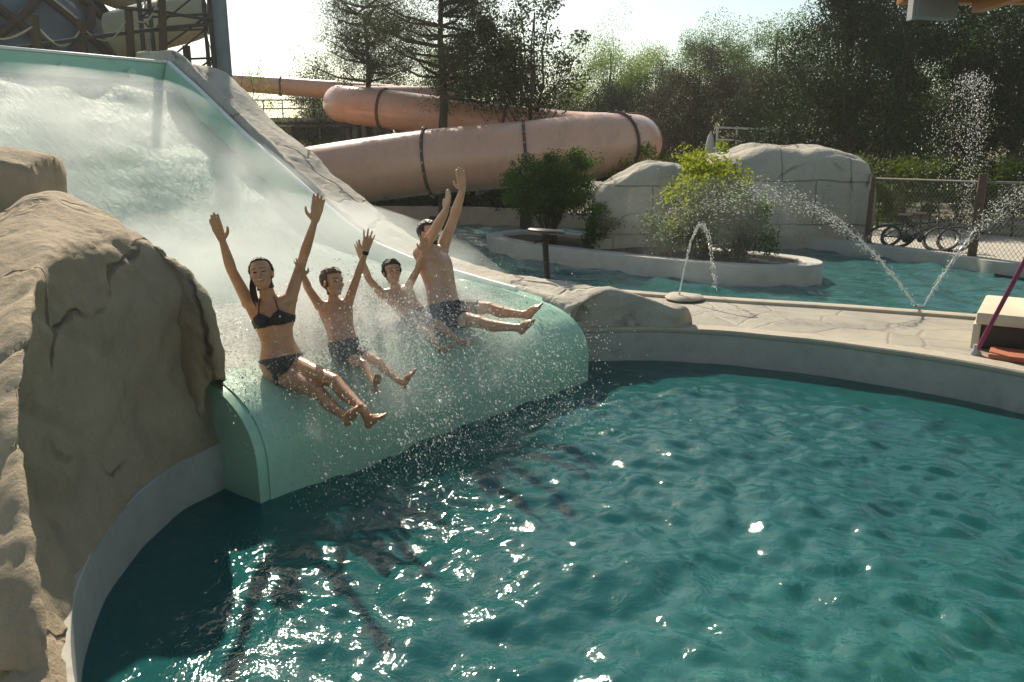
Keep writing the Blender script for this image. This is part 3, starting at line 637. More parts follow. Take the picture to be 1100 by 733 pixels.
for dx,dy in ((-.9,.2),(.2,.9)): rel(MB().tube([(c0.x+dx,20+dy,.4),(c0.x+dx,20+dy,c0.z-.6)],.1,8).build('support',M['dark_steel']),sfl)
lm=empty('scaffold_tower',tuple(Vector((-5.75,15.6,.4)))); tag(lm,'dark braced steel scaffold between rope fence and grey pole','tower')
q=[at(152,30,15.6),at(227,30,15.2),at(163,30,17.2),at(221,30,17.0)]
for p in q: rel(MB().tube([(p.x,p.y,.4),(p.x,p.y,5.75)],.045,8).build('post',M['dark_steel']),lm)
for z0 in (3.2,3.95,4.7):
    for a,b in ((0,1),(2,3),(0,2),(1,3)):
        A_=Vector((q[a].x,q[a].y,z0));B_=Vector((q[b].x,q[b].y,z0)); rel(MB().tube([A_,B_],.022,6).build('ledger',M['dark_steel']),lm)
        rel(MB().tube([A_,B_+Vector((0,0,.75))],.018,6).build('brace',M['dark_steel']),lm)
p=at(240,60,15.9); pl=empty('steel_pole',(p.x,p.y,.4)); tag(pl,'tall blue-grey steel pole rising at the top of the slide','pole')
rel(MB().tube([(p.x,p.y,.4),(p.x,p.y,6.4)],[.14,.13],16).build('shaft',M['steel']),pl); rel(MB().lathe([(.28,.4),(.28,.43),(.16,.45)],(p.x,p.y,0),16).build('base_plate',M['steel'],sm=30),pl)
# glazed pavilion behind the tube
gb=empty('glazed_pavilion',(-7.7,30,.4)); tag(gb,'low dark pavilion with grey framed windows behind the tube slide','building')
M['dwall']=simple('charcoal_wall',(.06,.06,.06),(.045,.045,.045),rough=.7)
M['glass']=simple('dark_glass',(.03,.04,.045),(.02,.025,.03),sc=.6,rough=.08)
M['frame']=simple('grey_frame',(.40,.41,.40),rough=.5)
rel(MB().box((-7.6,31.5,1.85),(5.6,3,3.1)).build('wall',M['dwall']),gb)
rel(MB().box((-7.6,31.45,3.46),(6.0,3.5,.14)).build('roof',M['frame']),gb)
for i in range(5):
    for j,(z,h) in enumerate(((2.85,.8),(1.75,1.15))):
        x=-9.7+i*1.06; w=rel(MB().box((x,29.96,z),(1.0,.06,h)).build('window',M['glass']),gb)
        f=MB(); f.box((x-.5,29.9,z),(.07,.08,h+.06)); f.box((x,29.89,z+h/2),(1.06,.08,.07)); f.box((x,29.89,z-h/2),(1.06,.08,.07)); rel(f.build('frame',M['frame']),w)
for zz in (3.85,4.15):
    rel(MB().tube([(-10.4,29.9,zz),(-4.9,29.9,zz)],.03,6).build('rail',M['frame']),gb)
for i in range(9): rel(MB().tube([(-10.4+i*.69,29.9,3.5),(-10.4+i*.69,29.9,4.16)],.025,6).build('baluster',M['frame']),gb)
# ------------------------------------------------------------------ sun terrace far behind: closed parasols, white frames, pale hut
M['wht']=simple('white_paint',(.72,.71,.68),(.62,.61,.58),sc=3,rough=.5)
M['canvas']=simple('off_white_canvas',(.62,.60,.54),(.52,.50,.45),sc=8,rough=.9,stretch=(6,6,1))
def parasol(px,py0,py1,Y,label):
    a=at(px,py1,Y); b=at(px,py0,Y); o=empty('closed_parasol',(a.x,a.y,.45)); tag(o,label,'parasol','closed white parasols on the far terrace')
    h=b.z-.45
    rel(MB().lathe([(.10,b.z-1.0),(.17,b.z-.85),(.15,b.z-.4),(.08,b.z-.08),(.02,b.z)],(a.x,a.y,0),12).build('canopy',M['canvas'],sm=50),o)
    rel(MB().tube([(a.x,a.y,.45),(a.x,a.y,b.z+.06)],.028,8).build('pole',M['wht']),o)
    rel(MB().lathe([(.3,.45),(.3,.52),(.05,.56)],(a.x,a.y,0),16).build('base',M['wht'],sm=30),o)
parasol(762,143,170,27,'closed white parasol left of the white railing frame'); parasol(808,144,170,27.4,'closed white parasol in front of the white railing frame')
wf=empty('railing_frame',tuple(at(795,165,28.5))); tag(wf,'white railing frame on the terrace between dark trees','railing')
def bar(px0,py0,px1,py1,Y,r=.035): return MB().tube([at(px0,py0,Y),at(px1,py1,Y)],r,6)
for q in ((770,137,825,139),(771,150,825,152),(768,160,822,161)): rel(bar(*q,28.5).build('rail',M['wht']),wf)
for x in (771,792,823): 
    a=at(x,136,28.5); rel(MB().tube([(a.x,a.y,.45),a],.04,6).build('post',M['wht']),wf)
ht=empty('terrace_hut',tuple(at(908,165,27))); tag(ht,'small pale flat hut beyond the hedge left of the fountain plume','hut')
a=at(908,152,27); rel(MB().box((a.x,27.6,1.55),(1.5,1.2,2.2)).build('wall',M['tan_render']),ht); rel(MB().box((a.x,27.55,2.72),(1.75,1.5,.12)).build('roof',M['wht']),ht)
w=rel(MB().box((a.x-.25,26.97,2.1),(.6,.05,.55)).build('window',M['glass']),ht)
rel(MB().box((a.x+.75,26.96,1.7),(.08,.06,2.1)).build('corner_post',M['wht']),ht)
# ------------------------------------------------------------------ chain link fence
fn=empty('chain_link_fence',(7.9,14,.45)); tag(fn,'rusty chain link fence with brown posts beside the lazy river','fence')
FP=[Vector((7.15,16.0,.42)),Vector((8.12,13.95,.42)),Vector((9.35,12.4,.42)),Vector((11.6,10.2,.42))]
M['wire']=simple('fence_wire',(.30,.27,.22),(.22,.19,.15),sc=8,rough=.5,metal=.6)
M['post']=simple('brown_post',(.15,.085,.055),(.10,.06,.04),sc=7,rough=.75,bump=.3)
for i,p in enumerate(FP):
    w_=.075 if i==1 else .05
    rel(MB().tube([p-Vector((0,0,.1)),p+Vector((.02,0,1.5 if i==1 else 1.4))],w_,10).build('post',M['post']),fn)
for a,b in zip(FP,FP[1:]):
    Lh=(b-a).length; d=(b-a).normalized(); H_=1.3; pitch=.075; n=int(Lh/pitch); V=[];F=[]
    def wire(p,q,r=.0035):
        k=len(V); t=(q-p).normalized(); s1=Vector((0,0,1)).cross(t).normalized()*r; s2=t.cross(s1).normalized()*r
        for e in (p,q): V.extend([tuple(e+s1),tuple(e-s1*.5+s2*.87),tuple(e-s1*.5-s2*.87)])
        F.extend([(k,k+1,k+4,k+3),(k+1,k+2,k+5,k+4),(k+2,k,k+3,k+5)])
    m=int(H_/pitch)
    for i in range(-m,n+1):
        for sgn in (1,-1):
            x0=i*pitch; x1=x0+H_*.72
            lo,hi=max(x0,0),min(x1,Lh)
            if hi-lo<.02: continue
            z0=(lo-x0)/(x1-x0)*H_; z1=(hi-x0)/(x1-x0)*H_
            if sgn<0: z0,z1=H_-z0,H_-z1
            wire(a+d*lo+Vector((0,0,.05+z0)),a+d*hi+Vector((0,0,.05+z1)))
    rel(link('wire_mesh',np_mesh('wire_mesh',V,F),M['wire']),fn)
    rel(MB().tube([a+Vector((0,0,1.36)),b+Vector((0,0,1.36))],.018,8).build('top_rail',M['wire']),fn)
# ------------------------------------------------------------------ bicycles
M['tyre']=simple('black_rubber',(.012,.012,.013),(.02,.02,.02),rough=.55); M['black']=simple('black_enamel',(.012,.012,.014),rough=.25)
def bicycle(x,y,rz,tilt,label):
    o=empty('bicycle',(x,y,.43),rz); o.rotation_euler=(tilt,0,rz); tag(o,label,'bicycle','black bicycles piled by the fence')
    def P(q): return q
    for cx in (-.52,.52):
        w=MB(); w.tube([(cx+math.cos(a)*.31,0,.33+math.sin(a)*.31) for a in [2*math.pi*k/28 for k in range(28)]],.026,8,closed=True); wl_=w.build('wheel',M['tyre'],sm=60,parent=o)
        r=MB(); r.tube([(cx+math.cos(a)*.275,0,.33+math.sin(a)*.275) for a in [2*math.pi*k/28 for k in range(28)]],.012,6,closed=True); r.build('rim',M['bolt'],sm=60,parent=wl_)
        s_=MB()
        for k in range(12):
            a=math.pi*k/6; s_.tube([(cx,0,.33),(cx+math.cos(a)*.27,0,.33+math.sin(a)*.27)],.003,4)
        s_.build('spokes',M['bolt'],sm=None,parent=wl_)
    f=MB()
    for a,b,r in (((-.1,0,.32),(-.24,0,.78),.02),((-.1,0,.32),(.36,0,.72),.024),((-.2,0,.66),(.34,0,.80),.02),((-.52,0,.33),(-.1,0,.32),.014),((-.52,0,.33),(-.21,0,.68),.012),((.33,0,.86),(.38,0,.66),.022),((.38,0,.66),(.52,0,.33),.016)): f.tube([a,b],r,8)
    f.build('frame',M['black'],sm=50,parent=o)
    MB().tube([(-.24,0,.76),(-.27,0,.88)],.014,8).box((-.28,0,.90),(.26,.14,.05)).build('saddle',M['tyre'],sm=40,parent=o)
    MB().tube([(.28,-.28,.98),(.36,-.12,.95),(.33,0,.92),(.36,.12,.95),(.28,.28,.98)],.013,8).tube([(.33,0,.86),(.33,0,.92)],.014,8).build('handlebar',M['black'],sm=60,parent=o)
    MB().tube([(-.1,-.06,.32),(-.1,.06,.32)],.08,14).box((-.02,-.1,.25),(.1,.08,.02)).box((-.18,.1,.39),(.1,.08,.02)).build('crank',M['black'],sm=40,parent=o)
    return o
bicycle(7.72,15.45,R(-40),R(-50),'black bicycle tipped over beside the big pale rock'); bicycle(7.95,15.38,R(-44),R(-46),'black bicycle tipped over next to the brown fence post')
# ------------------------------------------------------------------ black stand behind the rock bank
a=at(590,300,9.75); b=at(585,252,9.75); st=empty('stand',(a.x,a.y,.5)); tag(st,'black post with a flat tilted disc top behind the rock bank','stand')
M['blackp']=simple('satin_black',(.010,.011,.012),(.016,.016,.018),rough=.5,spec=.25)
rel(MB().tube([(a.x,a.y,.4),(b.x,b.y,b.z)],.037,12).build('post',M['blackp']),st)
d=MB().lathe([(.02,-.025),(.14,-.025),(.225,-.005),(.235,.015),(.21,.032),(.02,.038)],(0,0,0),28); dk=d.build('disc',M['blackp'],sm=50); dk.matrix_basis=Matrix.Translation(b+Vector((.02,0,.03)))@Matrix.Rotation(R(5),4,'Y')@Matrix.Rotation(R(-3),4,'X'); rel(dk,st)
rel(MB().tube([b+Vector((0,-.02,-.07)),b+Vector((-.13,-.06,-.09))],.016,8).build('lever',M['blackp']),st)
# ------------------------------------------------------------------ steps, magenta pole, canopy
M['cream']=simple('cream_concrete',(.62,.56,.42),(.54,.48,.36),sc=3,rough=.7,bump=.15)
M['terra']=simple('terracotta',(.42,.13,.06),(.35,.10,.05),sc=3,rough=.7)
M['shade_brown']=simple('shaded_riser_brown',(.06,.035,.025),(.04,.025,.02),sc=3,rough=.7)  # shade on the block's front riser put into this dark brown
sb=empty('step_block',(5.4,7.95,DZ)); tag(sb,'cream concrete step block with dark recessed front at the pool edge','steps')
def obl(P,z0,z1): return MB().add([(x,y,z0) for x,y in P]+[(x,y,z1) for x,y in P],[(3,2,1,0),(4,5,6,7),(0,1,5,4),(1,2,6,5),(2,3,7,6),(3,0,4,7)])
e=Vector((.83,-.56)); nrm=Vector((.56,.83)); o0=Vector((4.56,7.62))
def q2(a,b): return tuple(o0+e*a+nrm*b)
rel(obl([q2(.04,.06),q2(2.4,.06),q2(2.4,1.15),q2(.04,1.15)],DZ,.62).build('riser',M['shade_brown'],bevel=.01),sb)
rel(obl([q2(0,0),q2(2.5,0),q2(2.5,1.2),q2(0,1.2)],.62,.74).build('tread',M['cream'],bevel=.02),sb)
rel(obl([q2(.42,.30),q2(2.5,.30),q2(2.5,1.15),q2(.42,1.15)],.742,.92).build('riser',M['cream'],bevel=.012),sb)
rel(obl([q2(.40,.26),q2(2.52,.26),q2(2.52,1.2),q2(.40,1.2)],.922,.98).build('tread',M['cream'],bevel=.012),sb)
rel(obl([q2(-.02,.03),q2(.05,.03),q2(.05,1.15),q2(-.02,1.15)],DZ,.618).build('side_panel',M['cream'],bevel=.01),sb)
pad=obl([q2(.16,-.42),q2(1.5,-.42),q2(1.5,-.04),q2(.16,-.04)],DZ+.004,.43).build('pool_mat',M['terra'],bevel=.01); tag(pad,'flat terracotta orange slab lying before the cream step block','mat')
a=Vector((4.46,7.38,DZ)); b=at(1102,279,7.1); b2=a+(b-a)*1.9
hp=empty('leaning_pole',tuple(a)); tag(hp,'thin magenta pole leaning over the cream step block','pole')
M['mag']=simple('magenta_paint',(.24,.035,.11),(.20,.03,.09),rough=.35)
rel(MB().tube([a+Vector((0,0,.02)),b2],.021,10).build('shaft',M['mag']),hp); rel(MB().lathe([(.05,0),(.05,.02),(.03,.05),(.028,.10)],tuple(a),12).build('foot',M['frame'],sm=40),hp)
cn=empty('timber_canopy',(8.5,6.0,DZ)); tag(cn,'orange-brown timber canopy edge overhanging from the top right corner','canopy')
M['orange']=simple('oiled_timber',(.40,.19,.06),(.32,.15,.05),sc=2,rough=.5,stretch=(1,8,1))
def cq(x,y): return (x,y)
rel(obl([(4.25,9.2),(10.5,9.2),(10.5,1.5),(2.9,2.2)],3.92,4.08).build('roof',M['orange']),cn)
rel(obl([(4.25,9.22),(10.5,9.22),(10.5,9.38),(4.25,9.38)],3.85,4.13).build('fascia',M['orange'],bevel=.01),cn)
for i in range(6):
    x=5+i*1.0; rel(MB().box((x,5.6,3.82),(.12,7.0,.18)).build('rafter',M['orange']),cn)
c=at(1006,8,9.0); rel(MB().box((c.x,9.05,c.z+.10),(.44,.2,.42),ry=R(3)).build('bracket_box',M['steel'],bevel=.02),cn)
rel(MB().box((c.x-.24,9.05,c.z+.02),(.03,.12,.28)).build('bracket_tongue',M['frame']),cn)
for x,y in ((9.8,8.6),(9.8,3.0)): rel(MB().box((x,y,2.14),(.22,.22,3.54)).build('post',M['orange'],bevel=.01),cn)
# ------------------------------------------------------------------ vegetation
M['bark']=simple('bark',(.085,.06,.045),(.05,.038,.03),sc=6,rough=.9,bump=.6,bsc=20,stretch=(3,3,.6))
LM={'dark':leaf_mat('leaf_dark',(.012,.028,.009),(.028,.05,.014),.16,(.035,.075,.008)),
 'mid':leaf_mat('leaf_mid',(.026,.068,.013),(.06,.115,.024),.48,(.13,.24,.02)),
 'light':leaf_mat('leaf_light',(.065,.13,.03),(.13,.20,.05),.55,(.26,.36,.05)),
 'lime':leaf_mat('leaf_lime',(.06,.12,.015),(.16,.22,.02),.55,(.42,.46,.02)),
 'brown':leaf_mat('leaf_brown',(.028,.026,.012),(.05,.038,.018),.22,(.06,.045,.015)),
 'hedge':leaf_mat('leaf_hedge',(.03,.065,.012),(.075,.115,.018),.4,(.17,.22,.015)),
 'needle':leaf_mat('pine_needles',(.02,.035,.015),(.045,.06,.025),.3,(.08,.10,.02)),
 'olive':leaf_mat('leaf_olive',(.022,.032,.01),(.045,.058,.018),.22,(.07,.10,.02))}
def leaves(C, rad, per, size, rng, flat=.8, asp=.5, droop=0, jit=.5):
    """C clump centres (n,3), rad (n,) radii -> quads"""
    n=len(C); idx=np.repeat(np.arange(n),per); m=len(idx)
    d=rng.normal(size=(m,3)); d/=np.linalg.norm(d,axis=1)[:,None]; q=rng.random(m)**.45
    P=C[idx]+d*(q*rad[idx])[:,None]*np.array([1,1,flat])
    P[:,2]-=droop*rng.random(m)
    a=rng.normal(size=(m,3)); a[:,2]-=.4*(droop>0); a/=np.linalg.norm(a,axis=1)[:,None]
    b=rng.normal(size=(m,3)); b-=a*(a*b).sum(1)[:,None]; b/=np.linalg.norm(b,axis=1)[:,None]
    s=(size*(1-jit*rng.random(m)))[:,None]
    V=np.stack([P-a*s*.5, P+b*s*asp*.5, P+a*s*.5, P-b*s*asp*.5],1).reshape(-1,3)
    return V, np.arange(m*4).reshape(-1,4)
def crownpts(c, r, n, rng, shell=.55, zmin=-1):
    P=[]
    while len(P)<n:
        d=rng.normal(size=3); d/=np.linalg.norm(d); q=(shell+(1-shell)*rng.random()) if rng.random()<.75 else rng.random()
        if d[2]*q<zmin: continue
        P.append(np.array(c)+d*q*np.array(r))
    return np.array(P)
def trunk_mb(base, top, r0, r1, targets, rng, stems=1, spread=.5, bend=.15):
    mb=MB(); base=Vector(base); top=Vector(top)
    for s in range(stems):
        a=rng.random()*6.28; b0=base+Vector((math.cos(a),math.sin(a),0))*(.25*(stems>1)); t0=top+Vector((math.cos(a),math.sin(a),0))*spread*(stems>1)
        pts=[b0.lerp(t0,i/7)+Vector((rng.normal()*bend,rng.normal()*bend,0))*(i/7) for i in range(8)]
        mb.tube(pts,[r0+(r1-r0)*i/7 for i in range(8)],9)
        for t in targets[s::stems]:
            t=Vector(t); h=(t.z-base.z)/max(top.z-base.z,.1)*.75-.08; i=int(np.clip(h*7,1,6)); p=pts[i]
            rr=(r0+(r1-r0)*i/7)*.5
            mid=p.lerp(t,.5)+Vector((0,0,-.08*(t-p).length)); mb.tube([p,p.lerp(mid,.6),mid,t],[rr,rr*.75,rr*.5,rr*.18],6)
    return mb
TREE_N=[0]
def tree(name,label,x,y,z0,ztop,r,mat,ncl=60,per=260,leaf=.16,rc=.55,tr=.16,stems=1,crown0=.35,seed=None,limbs=22,shape='ell',flat=.8,cat='tree',spread=.6,asp=.5,droop=0,zmin=-1):
    TREE_N[0]+=1; rng=np.random.default_rng(seed or 100+TREE_N[0]); h=ztop-z0
    o=empty(name,(x,y,z0)); tag(o,label,cat)
    cz=z0+h*(crown0+(1-crown0)*.5); rz=h*(1-crown0)*.5
    if shape=='ell': C=crownpts((x,y,cz),(r,r,rz),ncl,rng,zmin=zmin)
    else:
        C=[]
        for i in range(ncl):
            t=rng.random()**1.2; a=rng.random()*6.28; q=(1-t*.85)*r*(.35+.65*rng.random()); C.append((x+math.cos(a)*q,y+math.sin(a)*q,z0+h*(crown0+(1-crown0)*t)))
        C=np.array(C)
    C=C+rng.normal(size=C.shape)*np.array([r,r,rz])*.1
    rad=rc*(.6+.8*rng.random(len(C)))
    V,F=leaves(C,rad,per,leaf,rng,flat,asp,droop)
    rel(link('crown',np_mesh('crown',V,F),mat),o)
    T=C[rng.permutation(len(C))[:limbs]]
    tm=trunk_mb((x,y,z0-.2),(x,y,z0+h*.88),tr,tr*.2,[tuple(t) for t in T],rng,stems,spread,bend=.05*h/4)
    rel(tm.build('trunk',M['bark'],sm=50),o); return o
def xz(px,py,Y): p=at(px,py,Y); return p.x,p.z
def T(name,label,px,pytop,Y,rpx,mat,**k):
    if Y>=30: k['leaf']=k.get('leaf',.16)*.58; k['per']=int(k.get('per',260)*2.3)
    elif Y>=24 and 'leaf' in k: k['leaf']*=.7; k['per']=int(k.get('per',260)*1.8)
    x,zt=xz(px,pytop,Y); return tree(name,label,x,Y,k.pop('z0',.45),zt,rpx*Y/FOC*1.02,LM[mat],**k)
# pine in front of the tube's upper runs
def pine(label,px,Y,toppx,rpx,ymin,seed,lean=0,nl=13):
    rng=np.random.default_rng(seed); x,zt=xz(px,toppx,Y); z0=.45; o=empty('pine_tree',(x,Y,z0)); tag(o,label,'tree'); h=zt-z0
    z1=xz(px,ymin,Y)[1]; mb=MB(); pts=[Vector((x+lean*i/9+rng.normal()*.04,Y+rng.normal()*.04,z0-.2+(h+.1)*i/9)) for i in range(10)]
    mb.tube(pts,[.17-.14*i/9 for i in range(10)],10); C=[];rad=[]
    for i in range(nl):
        t=i/(nl-1); z=z1+(zt-z1)*t; L=rpx*Y/FOC*(1.0-.55*t)*(.6+.5*rng.random())
        for k in range(4):
            a=rng.random()*6.28; p0=Vector((x+lean*(z-z0)/h,Y,z)); e=p0+Vector((math.cos(a)*L,math.sin(a)*L*.8,L*(.05+.35*rng.random())))
            mid=p0.lerp(e,.5)+Vector((0,0,-.1*L+.05)); mb.tube([p0,mid,e],[.045,.03,.01],6)
            for q in range(7):
                f=.35+.65*q/6; c=(p0.lerp(mid,f*2) if f<.5 else mid.lerp(e,f*2-1)); s=.12+.25*rng.random()
                C.append(tuple(c+Vector((rng.normal()*.25,rng.normal()*.25,.04+rng.normal()*.2)))); rad.append(s)
    V,F=leaves(np.array(C),np.array(rad)*1.55,105,.12,rng,.8,.2); rel(link('crown',np_mesh('crown',V,F),LM['needle']),o); rel(mb.build('trunk',M['bark'],sm=50),o)
pine('tall pine with a bare straight trunk in front of the upper tube runs',472,21.5,-75,100,105,5,nl=17)
pine('shorter spreading pine left of the tall pine',392,24.5,8,85,88,9,nl=9)
T('tree','dark loose multi-stemmed tree between the pine and the pale trees',562,-12,22,62,'olive',ncl=70,per=150,leaf=.13,rc=.45,stems=4,tr=.07,crown0=.38,spread=.9,limbs=40)
T('tree','dark thin-leaved tree just right of the tall pine',520,10,25,40,'dark',ncl=40,per=150,leaf=.14,rc=.45,stems=2,tr=.08,crown0=.35,limbs=25)
T('sapling','wispy young tree beside the grey steel pole',272,55,27,30,'light',ncl=26,per=40,leaf=.13,rc=.45,tr=.04,stems=2,crown0=.25,limbs=20)
T('tree','olive bushy tree over the far end of the salmon tube',335,66,30,42,'olive',ncl=45,per=170,leaf=.15,rc=.6,tr=.1,crown0=.3)
T('tree','pale green hazy tree left of the dark wood',655,36,40,48,'light',ncl=80,per=260,leaf=.18,rc=.75,tr=.15,crown0=.2,droop=.5)
T('tree','pale green tree with wispy top beside the hazy tree',712,46,42,44,'light',ncl=80,per=240,leaf=.18,rc=.75,tr=.15,crown0=.2,droop=.4)
T('sapling','thin wispy sapling rising above the pale green trees',660,6,44,30,'light',ncl=22,per=32,leaf=.16,rc=.6,tr=.06,crown0=.5,limbs=18)
T('tree','mid green round tree on the skyline right of the pale trees',768,26,44,46,'mid',ncl=80,per=280,leaf=.2,rc=.85,tr=.18,crown0=.15)
T('tree','mid green broad tree on the skyline left of the dark conifer',838,8,42,56,'mid',ncl=95,per=280,leaf=.2,rc=.9,tr=.2,crown0=.15)
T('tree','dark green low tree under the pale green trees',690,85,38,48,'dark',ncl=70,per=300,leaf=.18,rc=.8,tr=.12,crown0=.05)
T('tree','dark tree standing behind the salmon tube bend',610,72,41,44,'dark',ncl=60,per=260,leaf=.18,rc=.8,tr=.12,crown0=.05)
T('tree','reddish brown leaved tree above the closed parasols',752,58,32,58,'brown',ncl=100,per=240,leaf=.15,rc=.6,tr=.12,crown0=.12)
T('tree','dark bushy tree between the brown tree and the conifer',835,62,33,52,'olive',ncl=80,per=260,leaf=.16,rc=.65,tr=.12,crown0=.1)
T('conifer','big dark conifer with a visible brown trunk',925,-60,25,92,'dark',ncl=150,per=260,leaf=.16,rc=.62,tr=.2,crown0=.25,shape='cone',limbs=40)
T('conifer','dark tree with a straight bare trunk behind the hedge',985,-60,28,60,'dark',ncl=80,per=240,leaf=.17,rc=.65,tr=.17,crown0=.42)
T('tree','tall dark tree under the canopy edge with yellowish top leaves',1050,-40,31,72,'mid',ncl=100,per=260,leaf=.18,rc=.75,tr=.2,crown0=.2)
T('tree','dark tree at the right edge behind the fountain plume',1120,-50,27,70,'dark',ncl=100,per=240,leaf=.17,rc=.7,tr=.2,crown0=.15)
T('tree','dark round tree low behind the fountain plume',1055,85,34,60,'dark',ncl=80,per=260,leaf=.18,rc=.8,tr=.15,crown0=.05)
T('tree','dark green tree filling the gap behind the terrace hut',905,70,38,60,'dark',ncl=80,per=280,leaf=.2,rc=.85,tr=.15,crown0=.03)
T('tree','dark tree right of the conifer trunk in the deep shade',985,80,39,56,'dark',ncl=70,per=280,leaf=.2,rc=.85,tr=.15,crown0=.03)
T('tree','olive tree seen between the pines above the upper tube run',425,58,37,46,'olive',ncl=70,per=240,leaf=.17,rc=.8,tr=.12,crown0=.05)
T('tree','dull green tree behind the trunk of the tall pine',490,52,38,46,'mid',ncl=70,per=240,leaf=.17,rc=.8,tr=.12,crown0=.05)
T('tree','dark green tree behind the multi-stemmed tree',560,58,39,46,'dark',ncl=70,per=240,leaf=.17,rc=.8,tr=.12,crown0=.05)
T('tree','low green tree above the glazed pavilion roof',345,84,36,36,'olive',ncl=50,per=220,leaf=.17,rc=.7,tr=.1,crown0=.05)
# hedges and shrubs
def shrub(name,label,x,y,z0,h,r,mat,ncl=40,per=150,leaf=.07,rc=.22,stems=7,ry=None,seed=None,cat='shrub',flat=.8,asp=.5,low=.15):
    TREE_N[0]+=1; rng=np.random.default_rng(seed or 300+TREE_N[0]); o=empty(name,(x,y,z0)); tag(o,label,cat)
    C=crownpts((x,y,z0+h*(low+(1-low)*.5)),(r,ry or r,h*(1-low)*.5),ncl,rng,.5); C+=rng.normal(size=C.shape)*.08*r
    V,F=leaves(C,rc*(.6+.8*rng.random(len(C))),per,leaf,rng,flat,asp); rel(link('foliage',np_mesh('foliage',V,F),mat),o)
    mb=MB()
    for k in range(stems):
        t=Vector(C[rng.integers(len(C))]); b=Vector((x+rng.normal()*.08*r,y+rng.normal()*.08*r,z0-.05)); m=b.lerp(t,.5)+Vector((0,0,.1*h)); mb.tube([b,b.lerp(m,.6),m,t],[.022,.018,.014,.005],6)
    rel(mb.build('stems',M['bark'],sm=50),o); return o
x,z=xz(592,160,15.7); shrub('shrub','big dense shrub with bare lower stems on the island planter',x,15.7,.56,z-.56,.95,LM['mid'],ncl=95,per=230,leaf=.075,rc=.26,stems=26,low=.22)
x,z=xz(648,216,14.6); shrub('shrub','small dark leafy shrub at the foot of the island rock',x,14.6,.56,z-.56,.42,LM['mid'],ncl=30,per=130,leaf=.08,rc=.18,low=.02)
x,z=xz(765,166,13.9); shrub('shrub','tall yellow-green shrub glowing in front of the island rock',x,13.9,.56,z-.56,.78,LM['lime'],ncl=75,per=80,leaf=.095,rc=.24,stems=16,low=.25)
x,z=xz(800,205,13.0); shrub('shrub','bushy green shrub at the rounded end of the island planter',x,13.0,.56,z-.56,.55,LM['mid'],ncl=55,per=120,leaf=.075,rc=.2,stems=12,low=.05)
x,z=xz(745,205,13.3); shrub('shrub','low loose yellow-green plant in the spray on the island',x,13.3,.56,z-.52,.5,LM['lime'],ncl=40,per=60,leaf=.07,rc=.2,low=.1)
x,z=xz(715,235,13.6); shrub('shrub','low greyish plant in the mist on the island',x,13.6,.56,z-.5,.45,LM['light'],ncl=30,per=60,leaf=.06,rc=.2,low=.1)
x,z=xz(690,158,18.4); shrub('shrub','low lime green shrub below the tube slide bend',x,19.0,.45,z-.45,1.0,LM['lime'],ncl=60,per=110,leaf=.10,rc=.3)
x,z=xz(735,163,18.6); shrub('shrub','lime green shrub behind the island rock slab',x,18.8,.45,z-.45,.8,LM['lime'],ncl=50,per=110,leaf=.10,rc=.3)
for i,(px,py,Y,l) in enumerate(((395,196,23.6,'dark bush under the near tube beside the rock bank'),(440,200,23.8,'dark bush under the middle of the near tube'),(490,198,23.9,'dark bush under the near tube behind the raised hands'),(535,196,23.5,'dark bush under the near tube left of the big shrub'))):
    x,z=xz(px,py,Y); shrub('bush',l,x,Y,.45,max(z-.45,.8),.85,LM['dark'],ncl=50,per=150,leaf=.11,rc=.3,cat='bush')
for px,py,Y,l in ((318,150,27,'yellow-green shrub in front of the glazed pavilion'),(345,148,26.5,'lime shrub beside the pavilion corner')):
    x,z=xz(px,py,Y); shrub('shrub',l,x,Y,.45,z-.45,.75,LM['lime'],ncl=40,per=110,leaf=.11,rc=.3)
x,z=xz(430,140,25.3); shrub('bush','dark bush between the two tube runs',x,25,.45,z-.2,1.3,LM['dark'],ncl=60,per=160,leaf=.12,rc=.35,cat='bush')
def hedge(label,a,b,h,w,mat,n,per,leaf,seed):
    rng=np.random.default_rng(seed); a=Vector(a);b=Vector(b); o=empty('hedge',tuple((a+b)/2)); tag(o,label,'hedge'); C=[]
    s=Vector((-(b-a).y,(b-a).x,0)).normalized()
    for i in range(n):
        p=a.lerp(b,rng.random())+s*(rng.random()-.5)*w; C.append((p.x,p.y,a.z+h*(.1+.9*rng.random()**.7)))
    V,F=leaves(np.array(C),.3*(.6+.8*rng.random(n)),per,leaf,rng,.8); rel(link('foliage',np_mesh('foliage',V,F),mat),o)
    mb=MB()
    for i in range(14): p=a.lerp(b,(i+.5)/14); mb.tube([p-Vector((0,0,.1)),p+Vector((0,0,h*.8))],[.03,.012],6)
    rel(mb.build('stems',M['bark'],sm=50),o)
hedge('yellow-green hedge behind the chain link fence',(8.3,20.2,.45),(15.5,16.6,.45),1.6,1.2,LM['hedge'],330,140,.10,41)
hedge('dark hedge in the shade behind the terrace',(3.5,31.5,.45),(19,29,.45),1.5,1.2,LM['dark'],200,120,.14,42)
